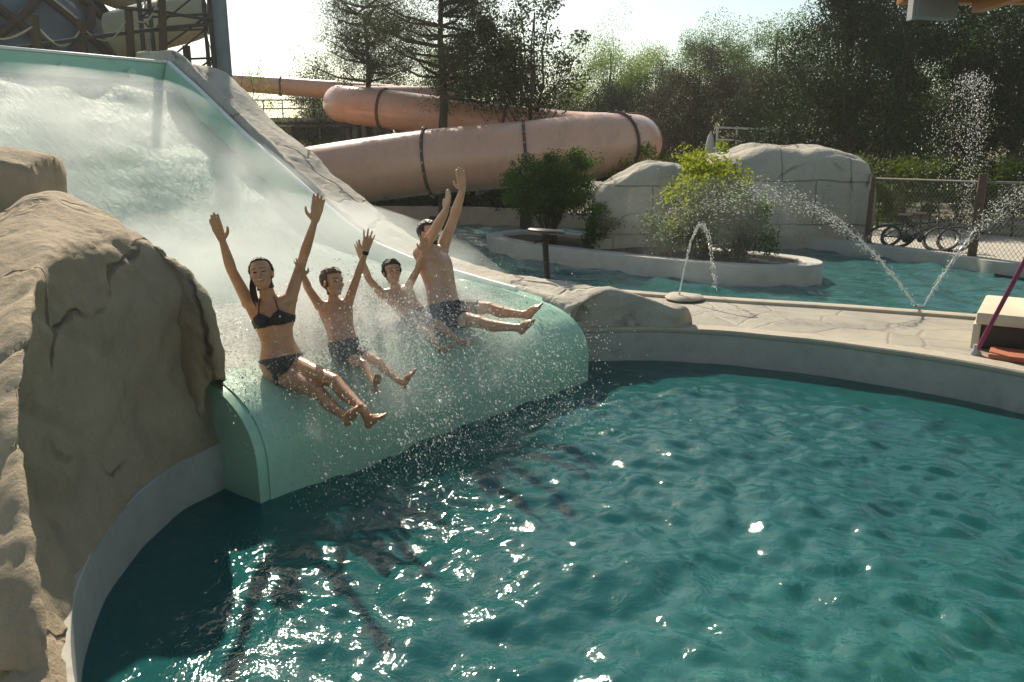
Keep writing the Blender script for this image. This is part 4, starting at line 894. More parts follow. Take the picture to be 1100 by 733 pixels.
# ------------------------------------------------------------------ people
def skin(name,c1,c2):
    m,nt,out=new_mat(name); L=nt.links; b=nd(nt,'BsdfPrincipled',Roughness=.32); b.inputs['Specular IOR Level'].default_value=.55
    b.inputs['Subsurface Weight'].default_value=.28; b.inputs['Subsurface Radius'].default_value=(.02,.008,.004); b.inputs['Subsurface Scale'].default_value=.5
    n=nd(nt,'TexNoise',Scale=14,Detail=5); L.new(pos(nt),n.inputs['Vector']); L.new(ramp(nt,n.outputs[0],[(.3,c1),(.7,c2)]),b.inputs['Base Color'])
    n2=nd(nt,'TexNoise',Scale=60,Detail=3); L.new(pos(nt),n2.inputs['Vector']); rr=nd(nt,'MapRange'); rr.inputs[3].default_value=.2; rr.inputs[4].default_value=.5; L.new(n2.outputs[0],rr.inputs[0]); L.new(rr.outputs[0],b.inputs['Roughness'])
    L.new(b.outputs[0],out.inputs[0]); return m
SK_W=skin('tanned_skin',(.60,.31,.165),(.50,.25,.13)); SK_B=skin('child_skin',(.58,.33,.19),(.49,.26,.15)); SK_M=skin('light_skin',(.64,.38,.24),(.55,.31,.19))
EYE=simple('eye_dark',(.03,.02,.015),rough=.15); LIP=simple('lips',(.40,.16,.11),rough=.35); TEETH=simple('teeth',(.75,.72,.66),rough=.3)
def cloth(n,c1,c2,rough=.6): return simple(n,c1,c2,sc=40,rough=rough,bump=.3,bsc=120)
HAIR_B=simple('wet_brown_hair',(.035,.02,.012),(.06,.035,.02),sc=40,rough=.3,bump=.8,bsc=60,stretch=(3,3,.7)); HAIR_L=simple('wet_fair_hair',(.16,.10,.055),(.10,.06,.03),sc=40,rough=.35,bump=.8,bsc=60,stretch=(3,3,.7)); HAIR_D=simple('wet_dark_hair',(.015,.01,.008),(.03,.02,.014),sc=40,rough=.28,bump=.8,bsc=60,stretch=(3,3,.7))
def ball(mb,c,r,M3=None,n=14):
    """ellipsoid; r scalar or 3 radii in frame M3 (columns)"""
    if not isinstance(r,(tuple,list)): r=(r,)*3
    V=[];F=[];m=n//2+1
    for i in range(m+1):
        th=math.pi*i/m
        for k in range(n):
            ph=2*math.pi*k/n; p=Vector((r[0]*math.sin(th)*math.cos(ph),r[1]*math.sin(th)*math.sin(ph),r[2]*math.cos(th)))
            V.append(tuple(Vector(c)+(M3@p if M3 else p)))
    for i in range(m):
        for k in range(n): F.append((i*n+k,(i+1)*n+k,(i+1)*n+(k+1)%n,i*n+(k+1)%n))
    mb.add(V,F)
def limb(mb,pts,rad,n=14):
    P=catmull([(*p,r) for p,r in zip(pts,rad)],5); mb.tube([tuple(q[:3]) for q in P],[float(q[3]) for q in P],n)
    ball(mb,pts[0],rad[0]); ball(mb,pts[-1],rad[-1])
def hand(mb,w,tip,side,k,spread=.12,curl=.12,left=False):
    """w wrist, tip middle finger tip, side = direction across the palm towards the thumb"""
    w=Vector(w); d=(Vector(tip)-w).normalized(); L=(Vector(tip)-w).length; s=Vector(side); s=(s-d*s.dot(d)).normalized(); nrm=d.cross(s).normalized()
    pl=L*.50
    for i,(o,fl,fr) in enumerate(((.42,.92,.95),(.14,1.0,1.0),(-.14,.95,.95),(-.40,.75,.85))):
        kn=w+d*pl*(1-.06*abs(i-1))+s*o*L*.40; limb(mb,[w+s*o*L*.22+d*.01,w.lerp(kn,.6)+s*o*L*.05,kn],[.0155*k,.0165*k,.0140*k],8)
        a=o*spread*3.2; fd=(d*math.cos(a)+s*math.sin(a)).normalized(); fL=L*.48*fl
        p1=kn+fd*fL*.45+nrm*curl*fL*.08; p2=kn+fd*fL*.78+nrm*curl*fL*.28; p3=kn+fd*fL+nrm*curl*fL*.55
        limb(mb,[kn,p1,p2,p3],[.0130*k*fr,.0120*k*fr,.0112*k*fr,.0098*k*fr],8)
    b=w+d*L*.12+s*L*.16; k1=b+(d*.55+s*.75).normalized()*L*.17; k2=k1+(d*.8+s*.45).normalized()*L*.12; k3=k2+(d*.9+s*.25).normalized()*L*.09
    limb(mb,[w+d*.005,b,k1,k2,k3],[.014*k,.0175*k,.0145*k,.0125*k,.0105*k],8)
def foot(mb,ank,heel,toe,k,side):
    ank,heel,toe=Vector(ank),Vector(heel),Vector(toe); d=(toe-heel).normalized(); L=(toe-heel).length; up=(ank-heel); up=(up-d*up.dot(d)).normalized(); s=d.cross(up)*side
    limb(mb,[heel+d*L*.10+up*.02*k,heel+d*L*.35+up*.035*k,heel+d*L*.72+up*.012*k],[.032*k,.033*k,.026*k],12)
    limb(mb,[heel+d*L*.12+up*.02*k,heel+d*L*.7-s*.022*k+up*.008*k],[.027*k,.021*k],10); limb(mb,[heel+d*L*.15+up*.02*k,heel+d*L*.74+s*.026*k+up*.01*k],[.026*k,.022*k],10)
    limb(mb,[ank,heel+d*L*.22+up*.035*k],[.036*k,.034*k],10)
    for i,(o,l,r) in enumerate(((.030,.27,.0135),(.012,.26,.0098),(-.003,.23,.0092),(-.016,.19,.0086),(-.028,.15,.0080))):
        a=heel+d*L*.72+s*o*k; limb(mb,[a,a+d*L*l*.6+up*.004*k,a+d*L*l],[r*k*1.1,r*k,r*k*.9],8)
def person(label,P,mats,k,head_h,face,shape,voxel,fem=False,thumbA=(1,0,0),thumbB=(-1,0,0),spread=.12,smile=True,sit=None):
    """P: joint name -> world point. A = limbs at the picture's left, B = at its right."""
    P={n:Vector(v) for n,v in P.items()}
    mb=MB(); pel,neck=P['pelvis'],P['neck']; sp_=(neck-pel); L=sp_.length; up=sp_.normalized(); ax=(P['shB']-P['shA']); ax=(ax-up*ax.dot(up)).normalized(); hx=(P['hipB']-P['hipA']); fr=ax.cross(up).normalized()
    hx=(hx-up*hx.dot(up)).normalized()
    rows=[]; bend=P.get('bend',Vector((0,0,0)))
    for t,w,d,off in shape:
        c=pel.lerp(neck,t)+bend*math.sin(math.pi*min(max(t,0),1))+fr*off*k; a=hx.lerp(ax,min(max(t*1.4,0),1)).normalized(); f=a.cross(up).normalized()
        rows.append([c+(a*math.cos(q)*w+f*math.sin(q)*d)*k for q in [2*math.pi*i/22 for i in range(22)]])
    g=loft([[tuple(p) for p in r]+[tuple(r[0])] for r in rows],4,1)
    V=g[:, :-1].reshape(-1,3); n=22; F=grid_faces(g.shape[0],n,True).tolist(); F+= [list(range(n-1,-1,-1)),[(g.shape[0]-1)*n+i for i in range(n)]]
    mb.add(V.tolist(),F)
    sw=1.0 if fem else 1.12
    for q in 'AB':
        sh,el,wr,tp=P['sh'+q],P['el'+q],P['wr'+q],P['tip'+q]
        ball(mb,sh,.055*k*sw); limb(mb,[pel.lerp(neck,.80)+(sh-pel.lerp(neck,.80))*.55,sh],[.065*k*sw,.054*k*sw])
        limb(mb,[sh,sh.lerp(el,.4),el],[.050*k*sw,.044*k*sw,.036*k*sw]); limb(mb,[el,el.lerp(wr,.3),wr],[.037*k*sw,.038*k*sw,.024*k*sw])
        # back of the arm to the flank
        limb(mb,[sh.lerp(el,.12),pel.lerp(neck,.62)+(sh-neck)*.62],[.040*k,.05*k])
        hand(mb,wr,tp,thumbA if q=='A' else thumbB,k*(.9 if fem else 1.0),spread,.10)
        hp,kn,an=P['hip'+q],P['kn'+q],P['an'+q]
        limb(mb,[hp,hp.lerp(kn,.35),hp.lerp(kn,.75),kn],[.085*k*(1.06 if fem else 1),.078*k,.060*k,.052*k]); 
        bk=(kn-hp).cross(hx).normalized(); bk=bk if bk.z<0 else -bk
        limb(mb,[kn,kn.lerp(an,.3)+bk*.015*k,kn.lerp(an,.65)+bk*.008*k,an],[.050*k,.053*k,.040*k,.033*k]); ball(mb,kn,.052*k)
        foot(mb,an,P['heel'+q],P['toe'+q],k,1 if q=='A' else -1)
        ball(mb,pel.lerp(hp,.8)-fr*.055*k-up*.03*k,.095*k*(1.05 if fem else .95))
    if fem:
        for sg in (-1,1): ball(mb,pel.lerp(neck,.66)+ax*sg*.068*k+fr*.085*k,(.058*k,)*3)
    # head
    hc=P['head']; hu=P.get('headup',(hc-neck)).normalized(); hf=Vector(face); hf=(hf-hu*hf.dot(hu)).normalized(); hr=hf.cross(hu).normalized(); M3=Matrix((hr,hf,hu)).transposed(); h=head_h
    def hp_(x,y,z): return hc+M3@Vector((x*h,y*h,z*h))
    limb(mb,[neck-up*.03*k,neck.lerp(hc,.5),hp_(0,-.06,-.18)],[.062*k,.050*k,.052*k])
    ball(mb,hp_(0,-.03,.12),(.335*h,.41*h,.39*h),M3,20); ball(mb,hp_(0,.10,-.14),(.275*h,.29*h,.36*h),M3,18); ball(mb,hp_(0,.25,-.40),(.12*h,.11*h,.10*h),M3)
    limb(mb,[hp_(0,.37,.07),hp_(0,.44,-.05),hp_(0,.475,-.11)],[.035*h,.042*h,.055*h],10); limb(mb,[hp_(-.045,.42,-.12),hp_(.045,.42,-.12)],[.032*h,.032*h],8)
    limb(mb,[hp_(-.19,.31,.085),hp_(0,.37,.075),hp_(.19,.31,.085)],[.05*h,.05*h,.05*h],10)
    for sg in (-1,1):
        ball(mb,hp_(sg*.165,.27,-.13),(.10*h,.09*h,.10*h),M3); ball(mb,hp_(sg*.335,-.02,-.05),(.035*h,.075*h,.12*h),M3); ball(mb,hp_(sg*.135,.325,.0),(.062*h,.05*h,.045*h),M3)
    limb(mb,[hp_(-.10,.345,-.245),hp_(0,.39,-.265),hp_(.10,.345,-.245)],[.03*h,.04*h,.03*h],8)
    me=bpy.data.meshes.new('person'); me.from_pydata(mb.v,[],mb.f); me.update()
    bm=bmesh.new(); bm.from_mesh(me); bmesh.ops.recalc_face_normals(bm,faces=bm.faces); bm.to_mesh(me); bm.free()
    tmp=bpy.data.objects.new('tmp',me); COL.objects.link(tmp)
    r=tmp.modifiers.new('r','REMESH'); r.mode='VOXEL'; r.voxel_size=voxel; s=tmp.modifiers.new('s','SMOOTH'); s.factor=.5; s.iterations=3
    bpy.context.view_layer.update(); dg=bpy.context.evaluated_depsgraph_get(); body=bpy.data.meshes.new_from_object(tmp.evaluated_get(dg)); bpy.data.objects.remove(tmp); bpy.data.meshes.remove(me)
    smooth(body); o=link('person',body,[mats[0],EYE,LIP,TEETH,mats[1]]); tag(o,label,'person')
    nf=len(body.polygons); ce=np.empty(nf*3,np.float32); body.polygons.foreach_get('center',ce); ce=ce.reshape(-1,3)
    H=(ce-np.array(hc))@np.array(M3)/h       # head coordinates
    mi=np.zeros(nf,np.int32)
    inh=(np.abs(H)<.75).all(1)
    for sg in (-1,1):
        e=((H[:,0]-sg*.135)/.068)**2+((H[:,2]-.0)/.024)**2<1; mi[e&inh&(H[:,1]>.25)]=1
        e=(np.abs(H[:,0]-sg*.14)<.085)&(np.abs(H[:,2]-.105+.25*(np.abs(H[:,0])-.14)**2)<.016); mi[e&inh&(H[:,1]>.25)]=4
    e=(np.abs(H[:,0])<.115)&(np.abs(H[:,2]+.255-.9*H[:,0]**2)<.032); mi[e&inh&(H[:,1]>.25)]=2
    if smile:
        e=(np.abs(H[:,0])<.085)&(np.abs(H[:,2]+.252-.9*H[:,0]**2)<.016); mi[e&inh&(H[:,1]>.25)]=3
    body.polygons.foreach_set('material_index',mi)
    o['_']=0; del o['_']
    return o,body,ce,H,dict(P=P,up=up,ax=ax,fr=fr,L=L,k=k,hp=hp_,M3=M3,h=h)
def shell(name,body,mask,off,mat,parent,namp=0,nsc=40,seed=0):
    F=[tuple(body.polygons[i].vertices) for i in np.nonzero(mask)[0]]; ids=sorted({v for f in F for v in f}); mp={v:i for i,v in enumerate(ids)}
    V=[];
    for v in ids:
        q=body.vertices[v]; d=off+(namp*noise.noise(Vector(q.co)*nsc+Vector((seed,0,0))) if namp else 0); V.append(tuple(q.co+q.normal*d))
    nv=len(V); V+=[tuple(body.vertices[v].co-body.vertices[v].normal*.001) for v in ids]
    Fo=[tuple(mp[v] for v in f) for f in F]; from collections import Counter
    ec=Counter()
    for f in Fo:
        for a,b in zip(f,f[1:]+f[:1]): ec[(a,b)]+=1
    side=[(b,a,a+nv,b+nv) for (a,b) in ec if (b,a) not in ec]
    me=bpy.data.meshes.new(name); me.from_pydata(V,[],Fo+side); me.update(); smooth(me); return link(name,me,mat,parent)
def torso_coords(ce,I):
    q=ce-np.array(I['P']['pelvis']); return q@np.array(I['up'])/I['L'], q@np.array(I['ax'])/I['k'], q@np.array(I['fr'])/I['k']
def dseg(ce,a,b):
    a=np.array(a);b=np.array(b);d=b-a;t=((ce-a)@d)/(d@d); return t,np.linalg.norm(ce-(a+np.clip(t,0,1)[:,None]*d),axis=1)
W_=[(-.20,.07,.06,.0),(-.12,.145,.105,-.01),(0,.172,.12,-.01),(.14,.155,.105,0),(.32,.122,.088,.005),(.5,.132,.098,.005),(.66,.148,.105,0),(.8,.150,.090,-.01),(.92,.115,.065,-.01),(1.0,.06,.055,0),(1.03,.045,.045,0)]
M_=[(-.18,.07,.07,.0),(-.1,.14,.11,0),(0,.165,.125,0),(.18,.160,.122,.01),(.35,.152,.118,.015),(.55,.165,.122,.01),(.72,.182,.125,0),(.84,.180,.105,-.01),(.93,.125,.075,-.01),(1.0,.065,.06,0),(1.03,.05,.05,0)]
def hairmask(H,front=.16,line=.36,nape=-.42,side=.05):
    return ((H[:,0]**2+H[:,1]**2+(H[:,2]-.02)**2)<.31)&(H[:,2]>nape)&((H[:,1]<side)|(H[:,2]>line-.10*np.abs(H[:,0])))&~((np.abs(H[:,0])>.27)&(np.abs(H[:,2]+.05)<.12)&(np.abs(H[:,1]+.02)<.09))&~((H[:,1]>-.12)&(H[:,2]<-.15))
# woman
J=dict(pelvis=at(303,390,5.45),neck=at(288,318,5.52),head=at(281,295,5.46),shA=at(267,325,5.50),elA=at(249,291,5.38),wrA=at(239,259,5.30),tipA=at(227,229,5.28),
 shB=at(312,321,5.54),elB=at(326,276,5.66),wrB=at(338,238,5.62),tipB=at(344,207,5.62),hipA=at(295,398,5.38),knA=at(345,424,5.18),anA=at(374,450,4.90),heelA=at(374,458,4.90),toeA=at(390,434,4.86),
 hipB=at(316,393,5.48),knB=at(360,410,5.16),anB=at(391,441,4.92),heelB=at(396,460,4.90),toeB=at(412,446,4.84))
J['headup']=Vector((-.22,.36,1))
o,body,ce,H,I=person('woman in a black bikini with both arms raised, leftmost on the slide lip',J,(SK_W,HAIR_B),.95,.225,(.12,-1,.30),W_,.0062,fem=True,thumbA=(1,-.2,0),thumbB=(-1,-.2,0),spread=.05)
t,a,f=torso_coords(ce,I)
BIK=cloth('black_bikini_fabric',(.012,.012,.012),(.03,.03,.028))
tors=(np.abs(a)<.19)&(np.abs(f)<.22)
up_=.60+.0*a; cups=np.clip(.14-2.2*(np.abs(np.abs(a)-.07))**1.0*.6,0.0,.2)
shell('bikini_top',body,tors&(t>.565)&(t<.63+np.where(f>0,cups,.03)),.006,BIK,o,.002,60)
hipm=(np.abs(a)<.23)&(t<.10-.0*a)&(t>-.32)&(np.linalg.norm(ce-np.array(I['P']['pelvis']),axis=1)<.20)
shell('bikini_bottom',body,hipm&(t>.10-.14*(1-(np.abs(a)/.19)**1.2)-.0)&(t<.12)|(hipm&(t<.10)&(np.abs(a)<.055+.35*np.clip(t+.12,0,1))),.006,BIK,o,.001,60)
hb=shell('hair',body,hairmask(H,side=.06,line=.40),.010,HAIR_B,o,.005,90)
st_=MB(); 
for i in range(9):
    q=I['hp']; x0=-.30-.02*i%.07; p=[q(.28-.012*i,-.05-.03*(i%3),.0),q(.37-.015*i,.02-.03*(i%4),-.25),q(.40-.02*i,.10,-.55-.03*(i%3)),q(.36-.022*i,.16,-.85-.05*(i%4))]
    c_=catmull([tuple(v) for v in p],5); st_.tube([tuple(v) for v in c_],[.012-.009*j/(len(c_)-1) for j in range(len(c_))],6)
st_.build('wet_strands',HAIR_B,hb,sm=60)
sm_=MB()
for sg in (-1,1):
    q=I['P']; b=q['pelvis'].lerp(q['neck'],.74)+I['ax']*sg*.075*I['k']+I['fr']*.125; e=q['pelvis'].lerp(q['neck'],.97)+I['ax']*sg*.05+I['fr']*.045
    sm_.tube([b-I['fr']*.01,b.lerp(e,.5)+I['fr']*.012,e],.005,6)
sm_.build('bikini_strap',BIK,o)
# first boy
J=dict(pelvis=at(370,374,5.90),neck=at(358,322,5.98),head=at(357,303,5.95),shA=at(343,328,5.95),elA=at(331,310,5.78),wrA=at(326,296,5.60),tipA=at(319,277,5.53),
 shB=at(374,325,6.0),elB=at(384,297,5.95),wrB=at(393,270,5.90),tipB=at(398,246,5.88),hipA=at(364,379,5.86),knA=at(391,392,5.64),anA=at(402,412,5.46),heelA=at(403,423,5.45),toeA=at(407,402,5.36),
 hipB=at(377,375,5.93),knB=at(408,390,5.72),anB=at(428,409,5.56),heelB=at(434,418,5.55),toeB=at(446,397,5.50))
J['headup']=Vector((-.1,.18,1))
o,body,ce,H,I=person('boy with fair hair and a dark wristwatch, between the woman and the dark-haired boy',J,(SK_B,HAIR_L),.70,.215,(.75,-.55,.2),M_,.0055,thumbA=(1,-.3,0),thumbB=(-1,-.2,0),spread=.16)
def shorts(body,ce,I,mat,o,lo=.16,frac=.42):
    t,a,f=torso_coords(ce,I); m=(np.abs(a)<.24)&(t<lo)&(np.linalg.norm(ce-np.array(I['P']['pelvis']),axis=1)<.30*I['k'])&(t>-.5)
    th=np.zeros(len(ce),bool)
    for q in 'AB':
        s,d=dseg(ce,I['P']['hip'+q],I['P']['kn'+q]); th|=(s<frac)&(d<.12*I['k'])
    arms=np.zeros(len(ce),bool)
    shell('swim_shorts',body,(m|th)&(t<lo),.009,mat,o,.004,30)
shorts(body,ce,I,cloth('grey_swim_fabric',(.05,.06,.07),(.09,.10,.11)),o)
shell('hair',body,hairmask(H,side=.10,line=.30),.012,HAIR_L,o,.008,70)
q=I['P']; d=(q['tipB']-q['wrB']).normalized(); w=q['wrB']-d*.012; wm=MB().tube([w-d*.013,w+d*.013],.024,16); wt=wm.build('wristwatch',M['black'],o); MB().tube([w-I['fr']*0+Vector((0,-.022,.002)),w+Vector((0,-.032,.002))],.014,14).build('watch_face',M['glass'],wt)
# second boy
J=dict(pelvis=at(446,342,6.88),neck=at(424,309,6.96),head=at(421,292,6.94),shA=at(410,316,6.92),elA=at(396,300,6.86),wrA=at(389,279,6.82),tipA=at(384,258,6.80),
 shB=at(437,311,6.98),elB=at(449,289,6.92),wrB=at(455,270,6.86),tipB=at(456,251,6.84),hipA=at(440,347,6.82),knA=at(459,358,6.62),anA=at(473,374,6.46),heelA=at(476,381,6.45),toeA=at(488,370,6.40),
 hipB=at(453,342,6.92),knB=at(474,350,6.70),anB=at(491,365,6.52),heelB=at(494,373,6.51),toeB=at(508,367,6.44))
J['headup']=Vector((-.12,.22,1))
o,body,ce,H,I=person('dark-haired boy with raised arms, between the fair-haired boy and the man',J,(SK_B,HAIR_D),.74,.215,(.45,-.85,.25),M_,.0055,thumbA=(1,-.3,0),thumbB=(-1,-.2,0),spread=.15)
shorts(body,ce,I,cloth('navy_swim_fabric',(.02,.035,.09),(.04,.06,.13)),o)
shell('hair',body,hairmask(H,side=.10,line=.28),.014,HAIR_D,o,.012,60)
# man
J=dict(pelvis=at(477,333,7.05),neck=at(463,265,7.18),head=at(460,251,7.22),shA=at(451,273,7.03),elA=at(468,246,6.94),wrA=at(479,226,6.82),tipA=at(483,204,6.80),
 shB=at(475,268,7.30),elB=at(488,233,7.30),wrB=at(497,204,7.25),tipB=at(494,180,7.22),hipA=at(474,339,6.96),knA=at(516,346,6.72),anA=at(555,352,6.52),heelA=at(561,359,6.50),toeA=at(575,343,6.44),
 hipB=at(482,331,7.12),knB=at(527,331,7.00),anB=at(563,338,6.80),heelB=at(569,343,6.78),toeB=at(581,327,6.74))
J['headup']=Vector((-.05,.15,1))
o,body,ce,H,I=person('bearded man with both arms stretched up, rightmost on the slide lip',J,(SK_M,HAIR_D),1.06,.235,(.85,-.5,.0),M_,.0065,thumbA=(-.4,.6,0),thumbB=(-.7,-.4,0),spread=.05)
shorts(body,ce,I,cloth('dark_swim_fabric',(.03,.03,.04),(.05,.05,.06)),o,lo=.10,frac=.30)
hr_=shell('hair',body,hairmask(H,side=.06,line=.32),.010,HAIR_D,o,.006,60)
shell('beard',body,((H[:,0]**2+H[:,1]**2+(H[:,2])**2)<.33)&(np.abs(H[:,0])<.34)&(H[:,2]<-.20)&(H[:,2]>-.52)&(H[:,1]>.0)&~((np.abs(H[:,0])<.12)&(np.abs(H[:,2]+.26)<.045)),.006,HAIR_D,o,.004,90)
# ------------------------------------------------------------------ spray, jets, mist
def droplet_mat():
    m,nt,out=new_mat('water_droplets'); L=nt.links
    t=nd(nt,'BsdfTranslucent'); t.inputs[0].default_value=(1,1,.97,1); d=nd(nt,'BsdfDiffuse'); d.inputs[0].default_value=(.8,.82,.82,1)
    g=nd(nt,'BsdfGlossy',Roughness=.12); a=nd(nt,'MixShader'); a.inputs[0].default_value=.14; L.new(t.outputs[0],a.inputs[1]); L.new(d.outputs[0],a.inputs[2])
    b=nd(nt,'MixShader'); b.inputs[0].default_value=.22; L.new(a.outputs[0],b.inputs[1]); L.new(g.outputs[0],b.inputs[2]); L.new(b.outputs[0],out.inputs[0]); return m
M['drop']=droplet_mat()
def drops(P,r,D,name,mat,parent=None,stretch=1.8):
    """small stretched octahedra at P, radius r, long axis D"""
    P=np.asarray(P);D=D/np.maximum(np.linalg.norm(D,axis=1),1e-6)[:,None]; n=len(P)
    a=np.cross(D,np.array([.3,.5,.81])); a/=np.linalg.norm(a,axis=1)[:,None]; b=np.cross(D,a); r=np.asarray(r)[:,None]
    st_=np.asarray(stretch).reshape(-1,1) if np.ndim(stretch) else stretch
    V=np.stack([P+a*r,P+b*r,P-a*r,P-b*r,P+D*r*st_,P-D*r*st_],1).reshape(-1,3)
    T=np.array([(0,1,4),(1,2,4),(2,3,4),(3,0,4),(1,0,5),(2,1,5),(3,2,5),(0,3,5)])
    F=(np.arange(n)[:,None,None]*6+T[None]).reshape(-1,3); me=np_mesh(name,V,F); smooth(me); return link(name,me,mat,parent)
rng=np.random.default_rng(77); Ua=np.array(U); Va=np.array(VV); S0a=np.array(S0)
SX=np.linspace(-.2,8,400); SZ=np.array([zsurf(max(s,.0)) for s in SX])
def surfz(s): return np.where(s<0,0.0,np.interp(s,SX,SZ))
def splash(n,s0,s1,t0,t1,tm,vf,vu,vs,r0,r1,power=2.2):
    s=rng.uniform(s0,s1,n); t=tm if tm is not None else rng.uniform(t0,t1,n)
    if tm is not None: t=np.asarray(tm)[rng.integers(0,len(tm),n)]+rng.normal(size=n)*t0
    tau=rng.random(n)*.55; v0=rng.normal(size=n)*.8+vf; u0=np.abs(rng.normal(size=n))*vu; w0=rng.normal(size=n)*vs
    z0=surfz(s)+.03
    S=s-v0*tau; Tt=t+w0*tau; Z=z0+u0*tau-4.9*tau**2
    P=S0a+Ua*S[:,None]-Va*Tt[:,None]; P[:,2]=Z
    D=-Ua*v0[:,None]-Va*w0[:,None]; D[:,2]+=u0-9.8*tau; D+=rng.normal(size=D.shape)*.6
    rr=r0*(r1/r0)**(rng.random(n)**power); ok=(Z>np.where(S>0,surfz(S),.02)+.005)&(Tt>-.2)&(Tt<SW+.1)&(rng.random(n)<np.clip(1.25-(Z-.75)/.75,.03,1)**1.5)
    return P[ok],rr[ok],D[ok]
parts=[splash(14000,.0,.9,.28,0,[2.95,2.45,2.2,1.65],1.3,1.5,.5,.002,.0062),splash(26000,.0,1.3,.34,0,[3.3,2.85,2.6,1.9,1.35],1.35,1.45,.55,.0020,.0058),
       splash(14000,.4,1.5,.30,0,[2.55,2.2,1.75,1.2],.9,2.1,.5,.0018,.0048),
       splash(4000,.1,1.6,.9,3.6,None,1.1,1.2,.5,.002,.0056),
       splash(1300,.0,.6,1.2,3.6,None,2.3,.9,.5,.004,.011)]
# curtain of drops falling past the lip
n=2400; t=3.75-2.9*rng.random(n)**1.3; s=-rng.random(n)**1.5*.9-.03; z=rng.random(n)**.8*.85; P=S0a+Ua*s[:,None]-Va*t[:,None]; P[:,2]=z
D=np.tile(-Ua*.5+np.array([0,0,-1.0]),(n,1))+rng.normal(size=(n,3))*.2; parts.append((P,.0022*(2.6)**(rng.random(n)**2),D))
P=np.concatenate([p[0] for p in parts]);r=np.concatenate([p[1] for p in parts]);D=np.concatenate([p[2] for p in parts])
tag(drops(P,r,D,'splash_droplets',M['drop'],None,1.8),'fine backlit water droplets flung up around the four sliders','spray',kind='stuff')
# dense white wash behind and between the riders
n=6000; k=rng.integers(0,4,n); cs=np.array([1.25,1.1,1.5,1.0])[k]; ct=np.array([2.9,2.3,1.75,.95])[k]
s=cs+rng.normal(size=n)*.38; t=ct+rng.normal(size=n)*.38; z=surfz(s)+.05+np.abs(rng.normal(size=n))*.17*np.exp(-((t-2.2)/1.2)**2)
P=S0a+Ua*s[:,None]-Va*t[:,None]; P[:,2]=z; D=rng.normal(size=(n,3)); ok=(t>.1)&(t<SW-.1)&(s>.25)
tag(drops(P[ok],(.0042*3.2**(rng.random(n)**1.6))[ok],D[ok],'white_wash',M['drop'],None,1.3),'churned white foam where the sliders hit the run-out','foam',kind='stuff')
# crest of foam at the top of the slide
# jets
M['stream']=simple('water_stream',(.75,.80,.80),(.6,.66,.66),sc=30,rough=.15)
def jet(label,f,n,spread,r0,r1,core,u1,nz=None):
    """f(u) -> point; core: share of u drawn as an unbroken stream"""
    p0=f(0.0); o=empty('water_jet',tuple(p0)); tag(o,label,'water jet','water jets by the river')
    pts=[Vector(f(core*i/24))+Vector(rng.normal(size=3)*.004*(i/6)) for i in range(25)]
    rel(MB().tube(pts,[.012*(1-.45*i/24)*(.8+.4*rng.random()) for i in range(25)],7).build('stream',M['stream'],sm=80),o)
    u=rng.random(n)**.8*u1; Q=np.array([f(a) for a in u]); Q2=np.array([f(a+.01) for a in u]); Q=Q+rng.normal(size=Q.shape)*(spread[0]+(spread[1]-spread[0])*(u/u1)**1.4)[:,None]
    Q[:,2]-=np.abs(rng.normal(size=n))*(spread[1]*.9)*(u/u1)**1.5
    rr=r0*(r1/r0)**(rng.random(n)**2)
    d=drops(Q,rr,Q2-np.array([f(a) for a in u]),'droplets',M['drop'],None,2.2); tag(d,kind='stuff'); rel(d,o)
    return o
def par(a,dx,dy,h,t_ap): return lambda u: (a[0]+dx*u,a[1]+dy*u,a[2]+h*(1-(1-u/t_ap)**2))
jet('small water jet arching up from the flat stone nozzle',par((2.2,10.28,.44),.5,.15,.92,.52),420,(.006,.02),.0035,.009,.55,1.02)
jet('long water jet spraying leftwards over the island planter',par((5.02,9.66,.41),-2.75,1.0,1.42,.72),3200,(.012,.21),.002,.0075,.38,1.12)
jet('short water jet shooting right towards the fence',par((5.10,9.64,.41),1.65,.5,1.45,.95),1700,(.012,.15),.002,.0075,.4,1.05)
pz=empty('fountain_plume',(9.15,16.4,.45)); tag(pz,'tall spreading fountain plume in front of the dark trees','fountain')
n=2200; t=rng.random(n); up_=rng.random(n)<.45
z=np.where(up_,.5+3.2*t**.8,3.75-2.2*t**1.6); x=np.where(up_,9.30+rng.normal(size=n)*.05,9.05+rng.normal(size=n)*(.12+.33*t)-.25*t); Q=np.stack([x,16.4+rng.normal(size=n)*.2,z+rng.normal(size=n)*.06],1)
d=drops(Q,.004*2.8**(rng.random(n)**2),np.tile(np.array([0,0,1.]),(n,1))+rng.normal(size=(n,3))*.3,'droplets',M['drop'],None,1.8); tag(d,kind='stuff'); rel(d,pz)
rel(MB().lathe([(.12,.0),(.12,.06),(.03,.1)],(9.3,16.4,.42),12).build('nozzle',M['steel'],sm=30),pz)
fs=MB().lathe([(.24,0),(.26,.02),(.23,.05),(.12,.065),(.03,.07)],(2.28,10.30,.385),22); o=fs.build('jet_stone',M['coping'],sm=60); displace(o.data,.02,4,4,3); tag(o,'flat round stone nozzle on the deck under the small jet','nozzle')
o=MB().lathe([(.07,0),(.07,.012),(.025,.03)],(5.05,9.65,.405),14).build('jet_nozzle',M['steel'],sm=40); tag(o,'small metal nozzle where the two long jets leave the deck kerb','nozzle')
